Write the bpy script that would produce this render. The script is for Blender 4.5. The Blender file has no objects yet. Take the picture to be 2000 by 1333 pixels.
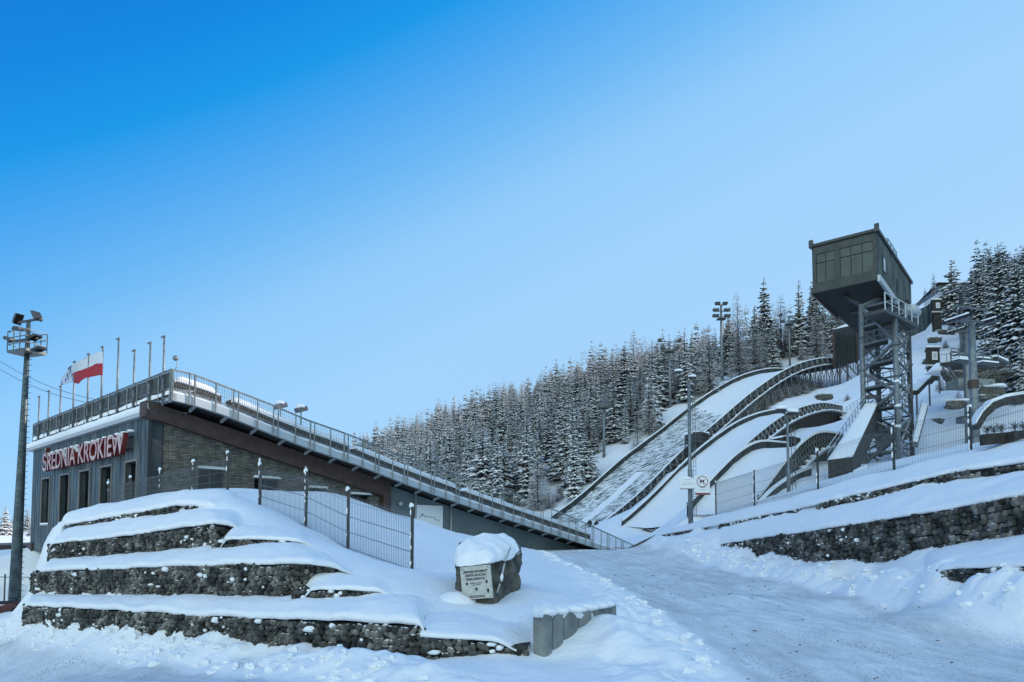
import bpy, math, random
import numpy as np
from mathutils import Vector, Matrix
random.seed(7); RNG = np.random.default_rng(7)
scene = bpy.context.scene
COL = scene.collection
# ------------------------------------------------------------------ camera
CZ = 1.7; PITCH = math.radians(3.0); F = 1350.0; PX = 1000.0; PY = 979.0
cd = bpy.data.cameras.new('camera'); cam = bpy.data.objects.new('camera', cd); COL.objects.link(cam)
cam.location = (0, 0, CZ); cam.rotation_euler = (math.pi/2 + PITCH, 0, 0)
cd.sensor_width = 36; cd.lens = F/2000*36; cd.shift_y = (PY-666.5)/2000; cd.clip_end = 3000; cd.clip_start = .05
scene.camera = cam
# ------------------------------------------------------------------ sky and sun
SUN_EL = math.radians(23.5); SUN_AZ = math.radians(75)      # azimuth from +Y towards +X: behind the hill on the right
w = bpy.data.worlds.new('World'); scene.world = w; w.use_nodes = True
nt = w.node_tree; nt.nodes.clear()
sky = nt.nodes.new('ShaderNodeTexSky'); sky.sky_type = 'NISHITA'; sky.sun_disc = False
sky.sun_elevation = SUN_EL; sky.sun_rotation = SUN_AZ; sky.altitude = 900; sky.air_density = 1.0; sky.dust_density = .3; sky.ozone_density = 2.6
# the clear-air gradient of the photograph: deep azure away from the sun and overhead, pale towards the horizon and the sun
EXPO = 1.3
def srgb(h, k=1.0):
    c = [int(h[i:i+2], 16)/255 for i in (0, 2, 4)]; c = [(x/12.92 if x < .04045 else ((x+.055)/1.055)**2.4)/2**EXPO*k for x in c]; return (*c, 1)
wN, wL = nt.nodes, nt.links
tcw = wN.new('ShaderNodeTexCoord')
def wdot(v):
    n = wN.new('ShaderNodeVectorMath'); n.operation = 'DOT_PRODUCT'; n.inputs[1].default_value = v; wL.new(tcw.outputs['Generated'], n.inputs[0]); return n.outputs['Value']
def wmath(op, a, b):
    n = wN.new('ShaderNodeMath'); n.operation = op
    for i, q in enumerate((a, b)):
        if isinstance(q, (int, float)): n.inputs[i].default_value = q
        else: wL.new(q, n.inputs[i])
    return n.outputs[0]
sdv = (.824, .438, .358)      # centre of the pale glow over the hill
tz = wmath('MULTIPLY', wmath('POWER', wmath('MAXIMUM', wdot((0, 0, 1)), 0.0), 1.15), 1.75)
tt = wmath('ADD', tz, wmath('MULTIPLY', wdot(sdv), -.8))
pos = wmath('MULTIPLY', wmath('ADD', tt, .85), .5)
rp = wN.new('ShaderNodeValToRGB'); wL.new(pos, rp.inputs[0]); cr = rp.color_ramp; cr.interpolation = 'EASE'
cr.interpolation = 'LINEAR'
cr.elements[0].position = .08; cr.elements[0].color = srgb('fff4e6', 1.6); cr.elements[1].position = 1.0; cr.elements[1].color = srgb('0070d8')
for ps, h, k in [(.24, 'b8defd', 1), (.345, 'a6d5fd', 1), (.44, 'a4d6ff', 1), (.55, '94cefe', 1), (.62, '6fbcf9', 1), (.69, '46a8f4', 1), (.735, '109bee', 1), (.79, '008ae6', 1), (.86, '007cdc', 1)]:
    e = cr.elements.new(ps); e.color = srgb(h, k)
# neutral fill light added to the unseen sky behind the camera, whitens the snow
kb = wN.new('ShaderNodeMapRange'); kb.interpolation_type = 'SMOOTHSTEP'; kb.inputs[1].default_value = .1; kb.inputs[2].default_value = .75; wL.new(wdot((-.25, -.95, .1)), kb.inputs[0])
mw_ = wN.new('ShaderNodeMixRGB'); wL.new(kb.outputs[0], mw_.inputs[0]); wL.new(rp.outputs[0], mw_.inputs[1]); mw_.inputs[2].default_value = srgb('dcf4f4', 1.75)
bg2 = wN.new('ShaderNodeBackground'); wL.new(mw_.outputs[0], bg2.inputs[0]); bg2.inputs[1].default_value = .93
bg = wN.new('ShaderNodeBackground'); bg.inputs[1].default_value = .005; wL.new(sky.outputs[0], bg.inputs[0])
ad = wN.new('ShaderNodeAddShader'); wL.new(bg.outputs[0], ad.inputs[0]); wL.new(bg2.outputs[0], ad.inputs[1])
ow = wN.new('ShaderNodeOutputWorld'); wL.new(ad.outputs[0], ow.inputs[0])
sl = bpy.data.lights.new('sun', 'SUN'); sl.energy = 2.0; sl.angle = math.radians(.5); sl.color = (1, .84, .74)
so = bpy.data.objects.new('sun', sl); COL.objects.link(so)
sd = Vector((math.sin(SUN_AZ)*math.cos(SUN_EL), math.cos(SUN_AZ)*math.cos(SUN_EL), math.sin(SUN_EL)))
so.rotation_euler = (-sd).to_track_quat('-Z', 'Y').to_euler(); so.location = sd*400
scene.view_settings.view_transform = 'Standard'; scene.view_settings.look = 'None'
scene.view_settings.exposure = EXPO; scene.view_settings.gamma = 1
# ------------------------------------------------------------------ helpers
def ray(px, py):
    xc = (px-PX)/F; yc = (PY-py)/F; c, s = math.cos(PITCH), math.sin(PITCH)
    return Vector((xc, c - yc*s, s + yc*c))
def at(px, py, D):
    r = ray(px, py); r = r*(D/r.y); return Vector((r.x, r.y, r.z + CZ))
def V(*a): return Vector(a)
def onplane(px, py, p, n):
    r = ray(px, py); o = Vector((0, 0, CZ)); return o + r*((p-o).dot(n)/r.dot(n))
def hash2(ix, iy, seed):
    h = (ix.astype(np.int64)*374761393 + iy.astype(np.int64)*668265263 + seed*974634777) & 0x7fffffff
    h = ((h ^ (h >> 13))*1274126177) & 0x7fffffff; h = (h ^ (h >> 16)) & 0xffff
    return h/32767.5 - 1
def vnoise(x, y, seed=0):
    x = np.asarray(x, float); y = np.asarray(y, float)
    ix = np.floor(x); iy = np.floor(y); fx = x-ix; fy = y-iy; ix = ix.astype(np.int64); iy = iy.astype(np.int64)
    u = fx*fx*(3-2*fx); v = fy*fy*(3-2*fy)
    a = hash2(ix, iy, seed); b = hash2(ix+1, iy, seed); c = hash2(ix, iy+1, seed); d = hash2(ix+1, iy+1, seed)
    return (a*(1-u)+b*u)*(1-v) + (c*(1-u)+d*u)*v
def fbm(x, y, scale, octv=4, seed=0):
    t = 0; amp = 1; f = 1/scale
    for k in range(octv):
        t = t + amp*vnoise(np.asarray(x)*f+17.3*k, np.asarray(y)*f-9.1*k, seed+k); amp *= .5; f *= 2.03
    return t
def tag(o, label=None, cat=None, group=None, kind=None):
    if label: o['label'] = label
    if cat: o['category'] = cat
    if group: o['group'] = group
    if cat and not kind: kind = 'thing'
    if kind: o['kind'] = kind
    return o
def empty(name, loc=(0, 0, 0), rz=0):
    o = bpy.data.objects.new(name, None); COL.objects.link(o); o.location = loc; o.rotation_euler.z = rz
    o.empty_display_size = .2; return o
def link(name, me, parent=None, world=True):
    o = bpy.data.objects.new(name, me); COL.objects.link(o)
    if parent is not None:
        o.parent = parent
        if world:
            m = Matrix.Translation(parent.location) @ parent.rotation_euler.to_matrix().to_4x4() if parent.type == 'EMPTY' else Matrix()
            o.matrix_parent_inverse = m.inverted()
    return o
def np_mesh(name, verts, faces, mats, smooth=False, midx=None):
    me = bpy.data.meshes.new(name)
    verts = np.asarray(verts, dtype=np.float32); faces = np.asarray(faces, dtype=np.int32)
    n, k = faces.shape
    me.vertices.add(len(verts)); me.vertices.foreach_set('co', verts.ravel())
    me.loops.add(n*k); me.loops.foreach_set('vertex_index', faces.ravel())
    me.polygons.add(n); me.polygons.foreach_set('loop_start', np.arange(n, dtype=np.int32)*k)
    me.polygons.foreach_set('loop_total', np.full(n, k, dtype=np.int32))
    for m in (mats if isinstance(mats, (list, tuple)) else [mats]): me.materials.append(m)
    if midx is not None: me.polygons.foreach_set('material_index', np.asarray(midx, dtype=np.int32))
    me.update(calc_edges=True)
    if smooth: me.polygons.foreach_set('use_smooth', np.ones(n, dtype=bool))
    return me
def grid_faces(n, m, mask=None):
    i, j = np.meshgrid(np.arange(n-1), np.arange(m-1), indexing='ij')
    f = np.stack([i*m+j, (i+1)*m+j, (i+1)*m+j+1, i*m+j+1], -1)
    return f.reshape(-1, 4) if mask is None else f[mask]
class MB:
    "collects shapes and links them as one mesh object"
    def __init__(s): s.v = []; s.f = []; s.m = []; s.cur = 0
    def add(s, vs, fs, mi=None):
        b = len(s.v); s.v += [tuple(v) for v in vs]; s.f += [[b+i for i in f] for f in fs]; s.m += [s.cur if mi is None else mi]*len(fs)
    def obox(s, c, ax, ay, az, mi=None):       # centre and three half-axis vectors
        c = Vector(c); ax = Vector(ax); ay = Vector(ay); az = Vector(az)
        vs = [c+sx*ax+sy*ay+sz*az for sz in (-1, 1) for sy in (-1, 1) for sx in (-1, 1)]
        s.add(vs, [(0, 2, 3, 1), (4, 5, 7, 6), (0, 1, 5, 4), (2, 6, 7, 3), (0, 4, 6, 2), (1, 3, 7, 5)], mi)
    def box(s, x0, x1, y0, y1, z0, z1, mi=None):
        s.obox(((x0+x1)/2, (y0+y1)/2, (z0+z1)/2), ((x1-x0)/2, 0, 0), (0, (y1-y0)/2, 0), (0, 0, (z1-z0)/2), mi)
    def beam(s, a, b, w, h=None, mi=None, up=(0, 0, 1)):
        a = Vector(a); b = Vector(b); d = b-a
        if d.length < 1e-6: return
        h = w if h is None else h; dn = d.normalized(); u = Vector(up)
        if abs(dn.dot(u)) > .98: u = Vector((0, 1, 0))
        sx = dn.cross(u).normalized(); sz = sx.cross(dn)
        s.obox((a+b)/2, d/2, sx*w/2, sz*h/2, mi)
    def tube(s, pts, r, n=8, mi=None, cap=True):
        pts = [Vector(p) for p in pts]; rs = r if isinstance(r, (list, tuple)) else [r]*len(pts)
        vs = []
        for i, p in enumerate(pts):
            d = (pts[min(i+1, len(pts)-1)]-pts[max(i-1, 0)]).normalized()
            u = Vector((0, 0, 1)) if abs(d.z) < .95 else Vector((0, 1, 0))
            a = d.cross(u).normalized(); b = a.cross(d)
            for k in range(n):
                t = 2*math.pi*k/n; vs.append(p + a*math.cos(t)*rs[i] + b*math.sin(t)*rs[i])
        fs = [(i*n+k, i*n+(k+1) % n, (i+1)*n+(k+1) % n, (i+1)*n+k) for i in range(len(pts)-1) for k in range(n)]
        if cap: fs += [tuple(range(n-1, -1, -1)), tuple((len(pts)-1)*n+k for k in range(n))]
        s.add(vs, fs, mi)
    def prism(s, poly, off, mi=None):          # polygon points extruded by vector off
        n = len(poly); off = Vector(off); vs = [Vector(p) for p in poly] + [Vector(p)+off for p in poly]
        fs = [tuple(range(n)), tuple(range(2*n-1, n-1, -1))] + [(i, n+i, n+(i+1) % n, (i+1) % n) for i in range(n)]
        s.add(vs, fs, mi)
    def blob(s, c, r, sc=(1, 1, 1), seed=0, amp=.12, nu=12, nv=8, mi=None):
        rr = random.Random(seed); ph = [rr.uniform(0, 6.28) for _ in range(6)]; vs = []; c = Vector(c)
        for j in range(nv+1):
            th = math.pi*j/nv
            for i in range(nu):
                f = 2*math.pi*i/nu
                k = 1+amp*(math.sin(2*f+ph[0])*math.sin(th)+.6*math.sin(3*f+ph[1]+2*th)+.5*math.sin(5*th+ph[2]+f)*math.sin(th))
                vs.append(c+Vector((math.sin(th)*math.cos(f)*r*sc[0]*k, math.sin(th)*math.sin(f)*r*sc[1]*k, math.cos(th)*r*sc[2]*(k if 0 < j < nv else 1))))
        fs = [(j*nu+i, (j+1)*nu+i, (j+1)*nu+(i+1) % nu, j*nu+(i+1) % nu) for j in range(nv) for i in range(nu)]
        s.add(vs, fs, mi)
    def build(s, name, mats, parent=None, smooth=False, bevel=0, world=True):
        me = bpy.data.meshes.new(name); me.from_pydata(s.v, [], s.f)
        for m in (mats if isinstance(mats, (list, tuple)) else [mats]): me.materials.append(m)
        me.polygons.foreach_set('material_index', s.m)
        me.update()
        import bmesh
        bm = bmesh.new(); bm.from_mesh(me)
        bmesh.ops.recalc_face_normals(bm, faces=bm.faces)
        bm.to_mesh(me); bm.free()
        if smooth: me.polygons.foreach_set('use_smooth', [True]*len(me.polygons))
        o = link(name, me, parent, world)
        if bevel:
            b = o.modifiers.new('bevel', 'BEVEL'); b.width = bevel; b.segments = 2; b.limit_method = 'ANGLE'
        return o
def text_mesh(txt, size=1.0, depth=0.0, sx=1.0, bold=0.0, align='LEFT'):
    cu = bpy.data.curves.new('t', 'FONT'); cu.body = txt; cu.size = size; cu.extrude = depth; cu.offset = bold; cu.align_x = align
    o = bpy.data.objects.new('t', cu); COL.objects.link(o); o.scale = (sx, 1, 1)
    dg = bpy.context.evaluated_depsgraph_get(); dg.update()
    me = bpy.data.meshes.new_from_object(o.evaluated_get(dg))
    bpy.data.objects.remove(o); me.transform(Matrix.Diagonal((sx, 1, 1, 1)))
    return me
def place_text(name, me, mat, origin, xdir, ydir, parent):
    x = Vector(xdir).normalized(); y = Vector(ydir).normalized(); z = x.cross(y)
    M = Matrix((x, y, z)).transposed().to_4x4(); M.translation = Vector(origin)
    me.transform(M); me.materials.clear()
    for m in (mat if isinstance(mat, (list, tuple)) else [mat]): me.materials.append(m)
    return link(name, me, parent)
# ------------------------------------------------------------------ materials
def mat(name, col, rough=.7, metal=0, col2=None, scale=4, bump=0, bscale=20, contrast=(.4, .6), snow=None, detail=4, stretch=None, spec=.5, island=0, coords='Object', snoise=6):
    m = bpy.data.materials.new(name); m.use_nodes = True; t = m.node_tree; N = t.nodes; L = t.links
    p = N['Principled BSDF']; p.inputs['Roughness'].default_value = rough; p.inputs['Metallic'].default_value = metal
    p.inputs['Specular IOR Level'].default_value = spec
    tc = N.new('ShaderNodeTexCoord'); co = tc.outputs[coords]
    if stretch:
        mp = N.new('ShaderNodeMapping'); mp.inputs['Scale'].default_value = stretch; L.new(co, mp.inputs[0]); co = mp.outputs[0]
    c = None
    if col2:
        n = N.new('ShaderNodeTexNoise'); n.inputs['Scale'].default_value = scale; n.inputs['Detail'].default_value = detail; L.new(co, n.inputs[0])
        r = N.new('ShaderNodeMapRange'); r.inputs[1].default_value = contrast[0]; r.inputs[2].default_value = contrast[1]; L.new(n.outputs[0], r.inputs[0])
        mx = N.new('ShaderNodeMixRGB'); mx.inputs[1].default_value = (*col, 1); mx.inputs[2].default_value = (*col2, 1); L.new(r.outputs[0], mx.inputs[0]); c = mx.outputs[0]
    else:
        rgb = N.new('ShaderNodeRGB'); rgb.outputs[0].default_value = (*col, 1); c = rgb.outputs[0]
    if island:
        g = N.new('ShaderNodeNewGeometry'); mm = N.new('ShaderNodeMapRange'); mm.inputs[3].default_value = 1-island; mm.inputs[4].default_value = 1+island
        L.new(g.outputs['Random Per Island'], mm.inputs[0]); mu = N.new('ShaderNodeMixRGB'); mu.blend_type = 'MULTIPLY'; mu.inputs[0].default_value = 1
        L.new(c, mu.inputs[1]); L.new(mm.outputs[0], mu.inputs[2]); c = mu.outputs[0]
    if snow is not None:     # snow caught on faces that look up: threshold on the normal, broken up by noise
        g = N.new('ShaderNodeNewGeometry'); sx = N.new('ShaderNodeSeparateXYZ'); L.new(g.outputs['Normal'], sx.inputs[0])
        n2 = N.new('ShaderNodeTexNoise'); n2.inputs['Scale'].default_value = snoise; n2.inputs['Detail'].default_value = 2; L.new(tc.outputs[coords], n2.inputs[0])
        a = N.new('ShaderNodeMath'); a.operation = 'MULTIPLY_ADD'; a.inputs[1].default_value = 1.6; L.new(n2.outputs[0], a.inputs[0]); L.new(sx.outputs[2], a.inputs[2])
        r = N.new('ShaderNodeMapRange'); r.inputs[1].default_value = snow+.8-.07; r.inputs[2].default_value = snow+.8+.07; L.new(a.outputs[0], r.inputs[0])
        mx = N.new('ShaderNodeMixRGB'); L.new(r.outputs[0], mx.inputs[0]); L.new(c, mx.inputs[1]); mx.inputs[2].default_value = (.82, .84, .86, 1); c = mx.outputs[0]
    L.new(c, p.inputs['Base Color'])
    if bump:
        n = N.new('ShaderNodeTexNoise'); n.inputs['Scale'].default_value = bscale; n.inputs['Detail'].default_value = 6; L.new(co, n.inputs[0])
        b = N.new('ShaderNodeBump'); b.inputs['Strength'].default_value = bump; b.inputs['Distance'].default_value = .05; L.new(n.outputs[0], b.inputs['Height']); L.new(b.outputs[0], p.inputs['Normal'])
    return m
M = {}
def snow_mat(name, base, dirty, s1, amt, bump=.35):
    m = bpy.data.materials.new(name); m.use_nodes = True; t = m.node_tree; N = t.nodes; L = t.links
    p = N['Principled BSDF']; p.inputs['Roughness'].default_value = .75; p.inputs['Specular IOR Level'].default_value = .3
    tc = N.new('ShaderNodeTexCoord'); co = tc.outputs['Object']
    mp = N.new('ShaderNodeMapping'); mp.inputs['Scale'].default_value = (1.2, .45, 1) if amt else (1, 1, 1); mp.inputs['Rotation'].default_value = (0, 0, .1 if amt else 0); L.new(co, mp.inputs[0])
    n = N.new('ShaderNodeTexNoise'); n.inputs['Scale'].default_value = s1; n.inputs['Detail'].default_value = 8; n.inputs['Roughness'].default_value = .65; L.new(mp.outputs[0], n.inputs[0])
    r = N.new('ShaderNodeMapRange'); r.inputs[1].default_value = .35; r.inputs[2].default_value = .75; L.new(n.outputs[0], r.inputs[0])
    mx = N.new('ShaderNodeMixRGB'); mx.inputs[1].default_value = (*base, 1); mx.inputs[2].default_value = (*dirty, 1); L.new(r.outputs[0], mx.inputs[0]); c = mx.outputs[0]
    if amt:
        at2 = N.new('ShaderNodeAttribute'); at2.attribute_name = 'track'; m6 = N.new('ShaderNodeMixRGB'); m6.blend_type = 'MULTIPLY'; m6.inputs[0].default_value = 1; L.new(c, m6.inputs[1])
        r6 = N.new('ShaderNodeMapRange'); r6.inputs[3].default_value = .74; r6.inputs[4].default_value = 1.08; L.new(at2.outputs['Fac'], r6.inputs[0]); L.new(r6.outputs[0], m6.inputs[2]); c = m6.outputs[0]
    if amt:   # grit and dark crumbs on the packed road
        n3 = N.new('ShaderNodeTexNoise'); n3.inputs['Scale'].default_value = 26; n3.inputs['Detail'].default_value = 3; L.new(co, n3.inputs[0])
        n4 = N.new('ShaderNodeTexNoise'); n4.inputs['Scale'].default_value = .9; n4.inputs['Detail'].default_value = 3; L.new(mp.outputs[0], n4.inputs[0])
        ad = N.new('ShaderNodeMath'); ad.operation = 'MULTIPLY_ADD'; ad.inputs[1].default_value = .35; L.new(n4.outputs[0], ad.inputs[0]); L.new(n3.outputs[0], ad.inputs[2])
        r3 = N.new('ShaderNodeMapRange'); r3.inputs[1].default_value = .79; r3.inputs[2].default_value = .88; L.new(ad.outputs[0], r3.inputs[0])
        m3 = N.new('ShaderNodeMixRGB'); L.new(r3.outputs[0], m3.inputs[0]); L.new(c, m3.inputs[1]); m3.inputs[2].default_value = (.16, .17, .16, 1); c = m3.outputs[0]
    if amt:
        at_ = N.new('ShaderNodeAttribute'); at_.attribute_name = 'edge'; m5 = N.new('ShaderNodeMixRGB'); L.new(at_.outputs['Fac'], m5.inputs[0]); m5.inputs[1].default_value = (.85, .87, .89, 1); L.new(c, m5.inputs[2]); c = m5.outputs[0]
    L.new(c, p.inputs['Base Color'])
    n2 = N.new('ShaderNodeTexNoise'); n2.inputs['Scale'].default_value = 14 if amt else 9; n2.inputs['Detail'].default_value = 9; n2.inputs['Roughness'].default_value = .6; L.new(mp.outputs[0], n2.inputs[0])
    b = N.new('ShaderNodeBump'); b.inputs['Strength'].default_value = bump; b.inputs['Distance'].default_value = .06; L.new(n2.outputs[0], b.inputs['Height']); L.new(b.outputs[0], p.inputs['Normal'])
    return m
M['snow'] = snow_mat('snow', (.86, .88, .9), (.8, .83, .86), 2.5, 0, .5)
M['road'] = snow_mat('packed_snow', (.84, .86, .87), (.58, .62, .65), 3.0, 1, .55)
M['stone'] = mat('stone', (.035, .037, .033), .9, col2=(.17, .16, .14), scale=2.2, bump=.7, bscale=30, island=.85, snow=.93, contrast=(.4, .68), snoise=2.2)
M['core'] = mat('wall_core', (.02, .022, .02), 1)
M['galv'] = mat('galvanised_steel', (.21, .235, .245), .5, .5, col2=(.14, .16, .17), scale=5)
M['galvsnow'] = mat('frosted_steel', (.13, .145, .155), .55, .4, col2=(.085, .095, .1), scale=6, snow=.75)
M['darksteel'] = mat('dark_steel', (.035, .04, .042), .5, .3, col2=(.06, .065, .065), scale=5)
M['post'] = mat('post_paint', (.012, .014, .016), .45, col2=(.03, .03, .03), scale=30, snow=.95)
M['zinc'] = mat('zinc_cladding', (.05, .07, .077), .55, .35, col2=(.12, .15, .16), scale=1.2, stretch=(1.5, 1.5, .35), bump=.1, bscale=6)
M['brown'] = mat('brown_cladding', (.05, .027, .02), .6, col2=(.07, .04, .03), scale=3)
M['soffit'] = mat('soffit', (.022, .02, .019), .8)
M['render'] = mat('grey_render', (.10, .135, .142), .85, col2=(.13, .165, .172), scale=.7, bump=.15, bscale=60)
M['glass'] = mat('dark_glass', (.004, .005, .006), .4, spec=.08)
M['black'] = mat('black', (.008, .008, .009), .6)
M['red'] = mat('sign_red', (.32, .035, .03), .5)
M['pink'] = mat('sign_face', (.42, .22, .21), .5, col2=(.55, .4, .4), scale=3)
M['mast'] = mat('mast_paint', (.085, .12, .13), .45, .4, col2=(.05, .07, .08), scale=3)
M['frame'] = mat('window_frame', (.19, .17, .15), .5)
M['white'] = mat('white_paint', (.75, .77, .78), .6)
M['ledge'] = mat('light_metal', (.42, .46, .48), .5, .3)
M['concrete'] = mat('concrete', (.14, .155, .15), .9, col2=(.26, .28, .27), scale=2.2, bump=.5, bscale=25, contrast=(.35, .65), snow=1.15)
M['rock'] = mat('rock', (.045, .047, .04), .9, col2=(.13, .125, .1), scale=5, bump=1, bscale=14, contrast=(.35, .65), snow=.95)
M['marble'] = mat('plaque_stone', (.4, .4, .37), .4, col2=(.5, .5, .47), scale=14)
M['ink'] = mat('engraved_dark', (.02, .022, .02), .7)
M['strut'] = mat('frosted_strut', (.16, .17, .17), .6, .2, col2=(.3, .31, .31), scale=3, snow=.5)
M['barrier'] = mat('barrier_boards', (.022, .026, .026), .8, col2=(.06, .065, .065), scale=1.4, stretch=(1, 1, .4), snow=1.2)
M['wood'] = mat('dark_timber', (.018, .016, .013), .85, col2=(.045, .04, .033), scale=6, snow=1.0)
# ------------------------------------------------------------------ terrain
CP = []
def cp(px, py, D, dz=0): p = at(px, py, D); CP.append((p.x, p.y, p.z+dz))
def cw(x, y, z): CP.append((x, y, z))
# camera side, junction and road
for a in [(0, 1320, 8.8), (500, 1330, 8.4), (1000, 1330, 8.2), (1440, 1330, 8.1), (0, 1226, 21.5), (1960, 1330, 8.1)]: cp(*a)
for x, y in [(-12, 3), (-5, 2), (0, 1), (6, 2), (14, 2), (-14, -8), (0, -10), (14, -8)]: cw(x, y, -.25 if x < -10 else 0)
cw(-30, 8, -1.6); cw(-30, -8, -1.6)
for a in [(2000, 1240, 12.1), (1440, 1200, 14.5), (1290, 1200, 14.6), (1180, 1130, 24.5), (1400, 1105, 32), (1600, 1150, 21.5), (1050, 1077, 46), (1250, 1073, 54), (1150, 1074, 50), (1120, 1063, 75)]: cp(*a)
ROADZ = [(8, .0), (12, .02), (16, .05), (20, .1), (25, .18), (30, .28), (35, .4), (40, .53), (46, .66), (52, .76)]
for yy, zz in ROADZ:
    for f in (.08, .5, .92): cw(3.3+6.3*f-(.035*(yy-30) if yy > 30 else 0)*(1-f), yy, zz)
for yy, zz in [(56, .82), (60, .95), (65, 1.2), (70, 1.5)]:
    for x in (3, 7, 11): cw(x, yy, zz)
# feet of the terrace walls on the left
FA = [(45, 1217, 19), (200, 1230, 16), (380, 1247, 13.5), (600, 1270, 11.2), (800, 1285, 9.9), (1030, 1268, 9.6)]
FB = [(60, 1161, 20.5), (200, 1163, 17.8), (400, 1162, 14.6), (560, 1162, 12.8), (735, 1157, 11.9)]
FC = [(95, 1091, 22), (250, 1083, 19), (420, 1066, 16), (570, 1059, 15)]
FD = [(135, 1030, 23.5), (250, 1012, 21), (400, 993, 18), (470, 990, 18)]
def dense(L, step=.9):
    P = [at(*a) for a in L]
    for a, b in zip(P[:-1], P[1:]):
        n = max(1, int((b-a).length/step))
        for k in range(n): q = a.lerp(b, k/n); cw(q.x, q.y, q.z)
    cw(P[-1].x, P[-1].y, P[-1].z)
for L in (FA, FB, FC, FD): dense(L)
for a in [(60, 1226, 18), (200, 1240, 15.2), (380, 1260, 12.7), (600, 1286, 10.5), (800, 1302, 9.3), (1000, 1296, 8.9)]: cp(*a)
for a in [(115, 1012, 25), (210, 988, 24.5), (310, 975, 23.5), (370, 966, 21.5), (445, 962, 20.5), (500, 985, 20.8), (508, 995, 21), (598, 1030, 19.6), (680, 1076, 18.3), (805, 1120, 16.9),
          (940, 1178, 12.4), (1010, 1150, 13.2), (880, 1160, 12.6), (1050, 1291, 9.3), (1100, 1286, 9.6), (1120, 1246, 10.1), (1192, 1209, 11.0), (1240, 1225, 11.5), (1060, 1190, 11.2), (1120, 1180, 12), (900, 1100, 18), (1000, 1085, 30), (900, 1060, 30)]: cp(*a)
# snow heap between the mesh fence and the stand
for a in [(470, 956, 27), (560, 962, 28), (640, 960, 29), (700, 978, 30), (760, 1000, 31), (820, 1014, 33), (880, 1040, 34.5), (940, 1052, 36), (1010, 1068, 42)]: cp(*a)
# round the stand and left of the mound
for a in [(62, 1066, 43), (40, 1085, 44), (-60, 1085, 44), (-200, 1090, 44), (25, 1192, 36), (-80, 1200, 36), (60, 1150, 34), (10, 1080, 62), (20, 1190, 30), (15, 1212, 20.5), (30, 1200, 23), (50, 1185, 26), (70, 1172, 29), (90, 1150, 32)]: cp(*a)
cw(-60, 36, -2.2); cw(-60, 60, .5); cw(-38, 62, 1.0); cw(-60, 100, 2.5); cw(-20, 60, 1.2); cw(0, 62, 1.0); cw(-10, 45, 2.6); cw(-10, 90, 2); cw(-40, 100, 2.5)
# feet of the terrace walls on the right
GA = [(1410, 1066, 36.5), (1500, 1085, 29.5), (1590, 1098, 24.5), (1780, 1078, 19.3), (2000, 1043, 16), (2140, 1022, 14.5)]
GB = [(1295, 1049, 52), (1410, 1030, 38.5), (1600, 992, 27), (1800, 945, 22), (2000, 918, 19), (2140, 900, 17.3)]
GC = [(1825, 1114, 15.6), (1910, 1124, 14.3), (2000, 1135, 13.2), (2140, 1150, 12.0)]
for L in (GA, GB, GC): dense(L, 1.6)
FR = [(1375, 1010, 43), (1473, 985, 35), (1597, 958, 30), (1745, 920, 26.5), (2000, 864, 22), (2200, 830, 19.5)]
for a in FR: cp(*a)
for a in [(1900, 1180, 14.5), (1700, 1130, 21), (1500, 1098, 30), (1330, 1066, 50)]: cp(*a)
# jump profiles: right edge polylines, left edge by offset
def edge(L): return [at(*a) for a in L]
J1 = edge([(1160, 1052, 92), (1180, 1035, 95), (1250, 976, 104), (1330, 896, 114), (1400, 836, 124), (1470, 776, 133), (1540, 730, 142), (1600, 711, 150), (1650, 712, 158)])
J2 = edge([(1318, 1028, 70.5), (1335, 1012, 72), (1380, 965, 76), (1430, 908, 81), (1480, 860, 86), (1540, 817, 93), (1600, 798, 100), (1645, 803, 106)])
J3 = edge([(1480, 1000, 48.5), (1495, 980, 50), (1530, 932, 53), (1565, 890, 57), (1600, 868, 61), (1645, 870, 66)])
J4 = edge([(1600, 1000, 40), (1625, 968, 42), (1660, 938, 45), (1690, 922, 48)])
O1, O2, O3, O4 = V(-.70, .71, 0)*12, V(-.73, .68, 0)*6.4, V(-.79, .61, 0)*5.2, V(-.75, .66, 0)*3.6
def side_pts(J, O, drop):     # terrain runs below the jumps
    n = len(J)
    for i, p in enumerate(J):
        d = drop*max(0, (i/(n-1)-.25))*1.3
        cw(p.x, p.y, p.z-.4-d); q = p+O; cw(q.x, q.y, q.z-.3-d*.15)
side_pts(J1, O1, 6.5); side_pts(J2, O2, 3.2); side_pts(J3, O3, 1.6); side_pts(J4, O4, .6)
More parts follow.
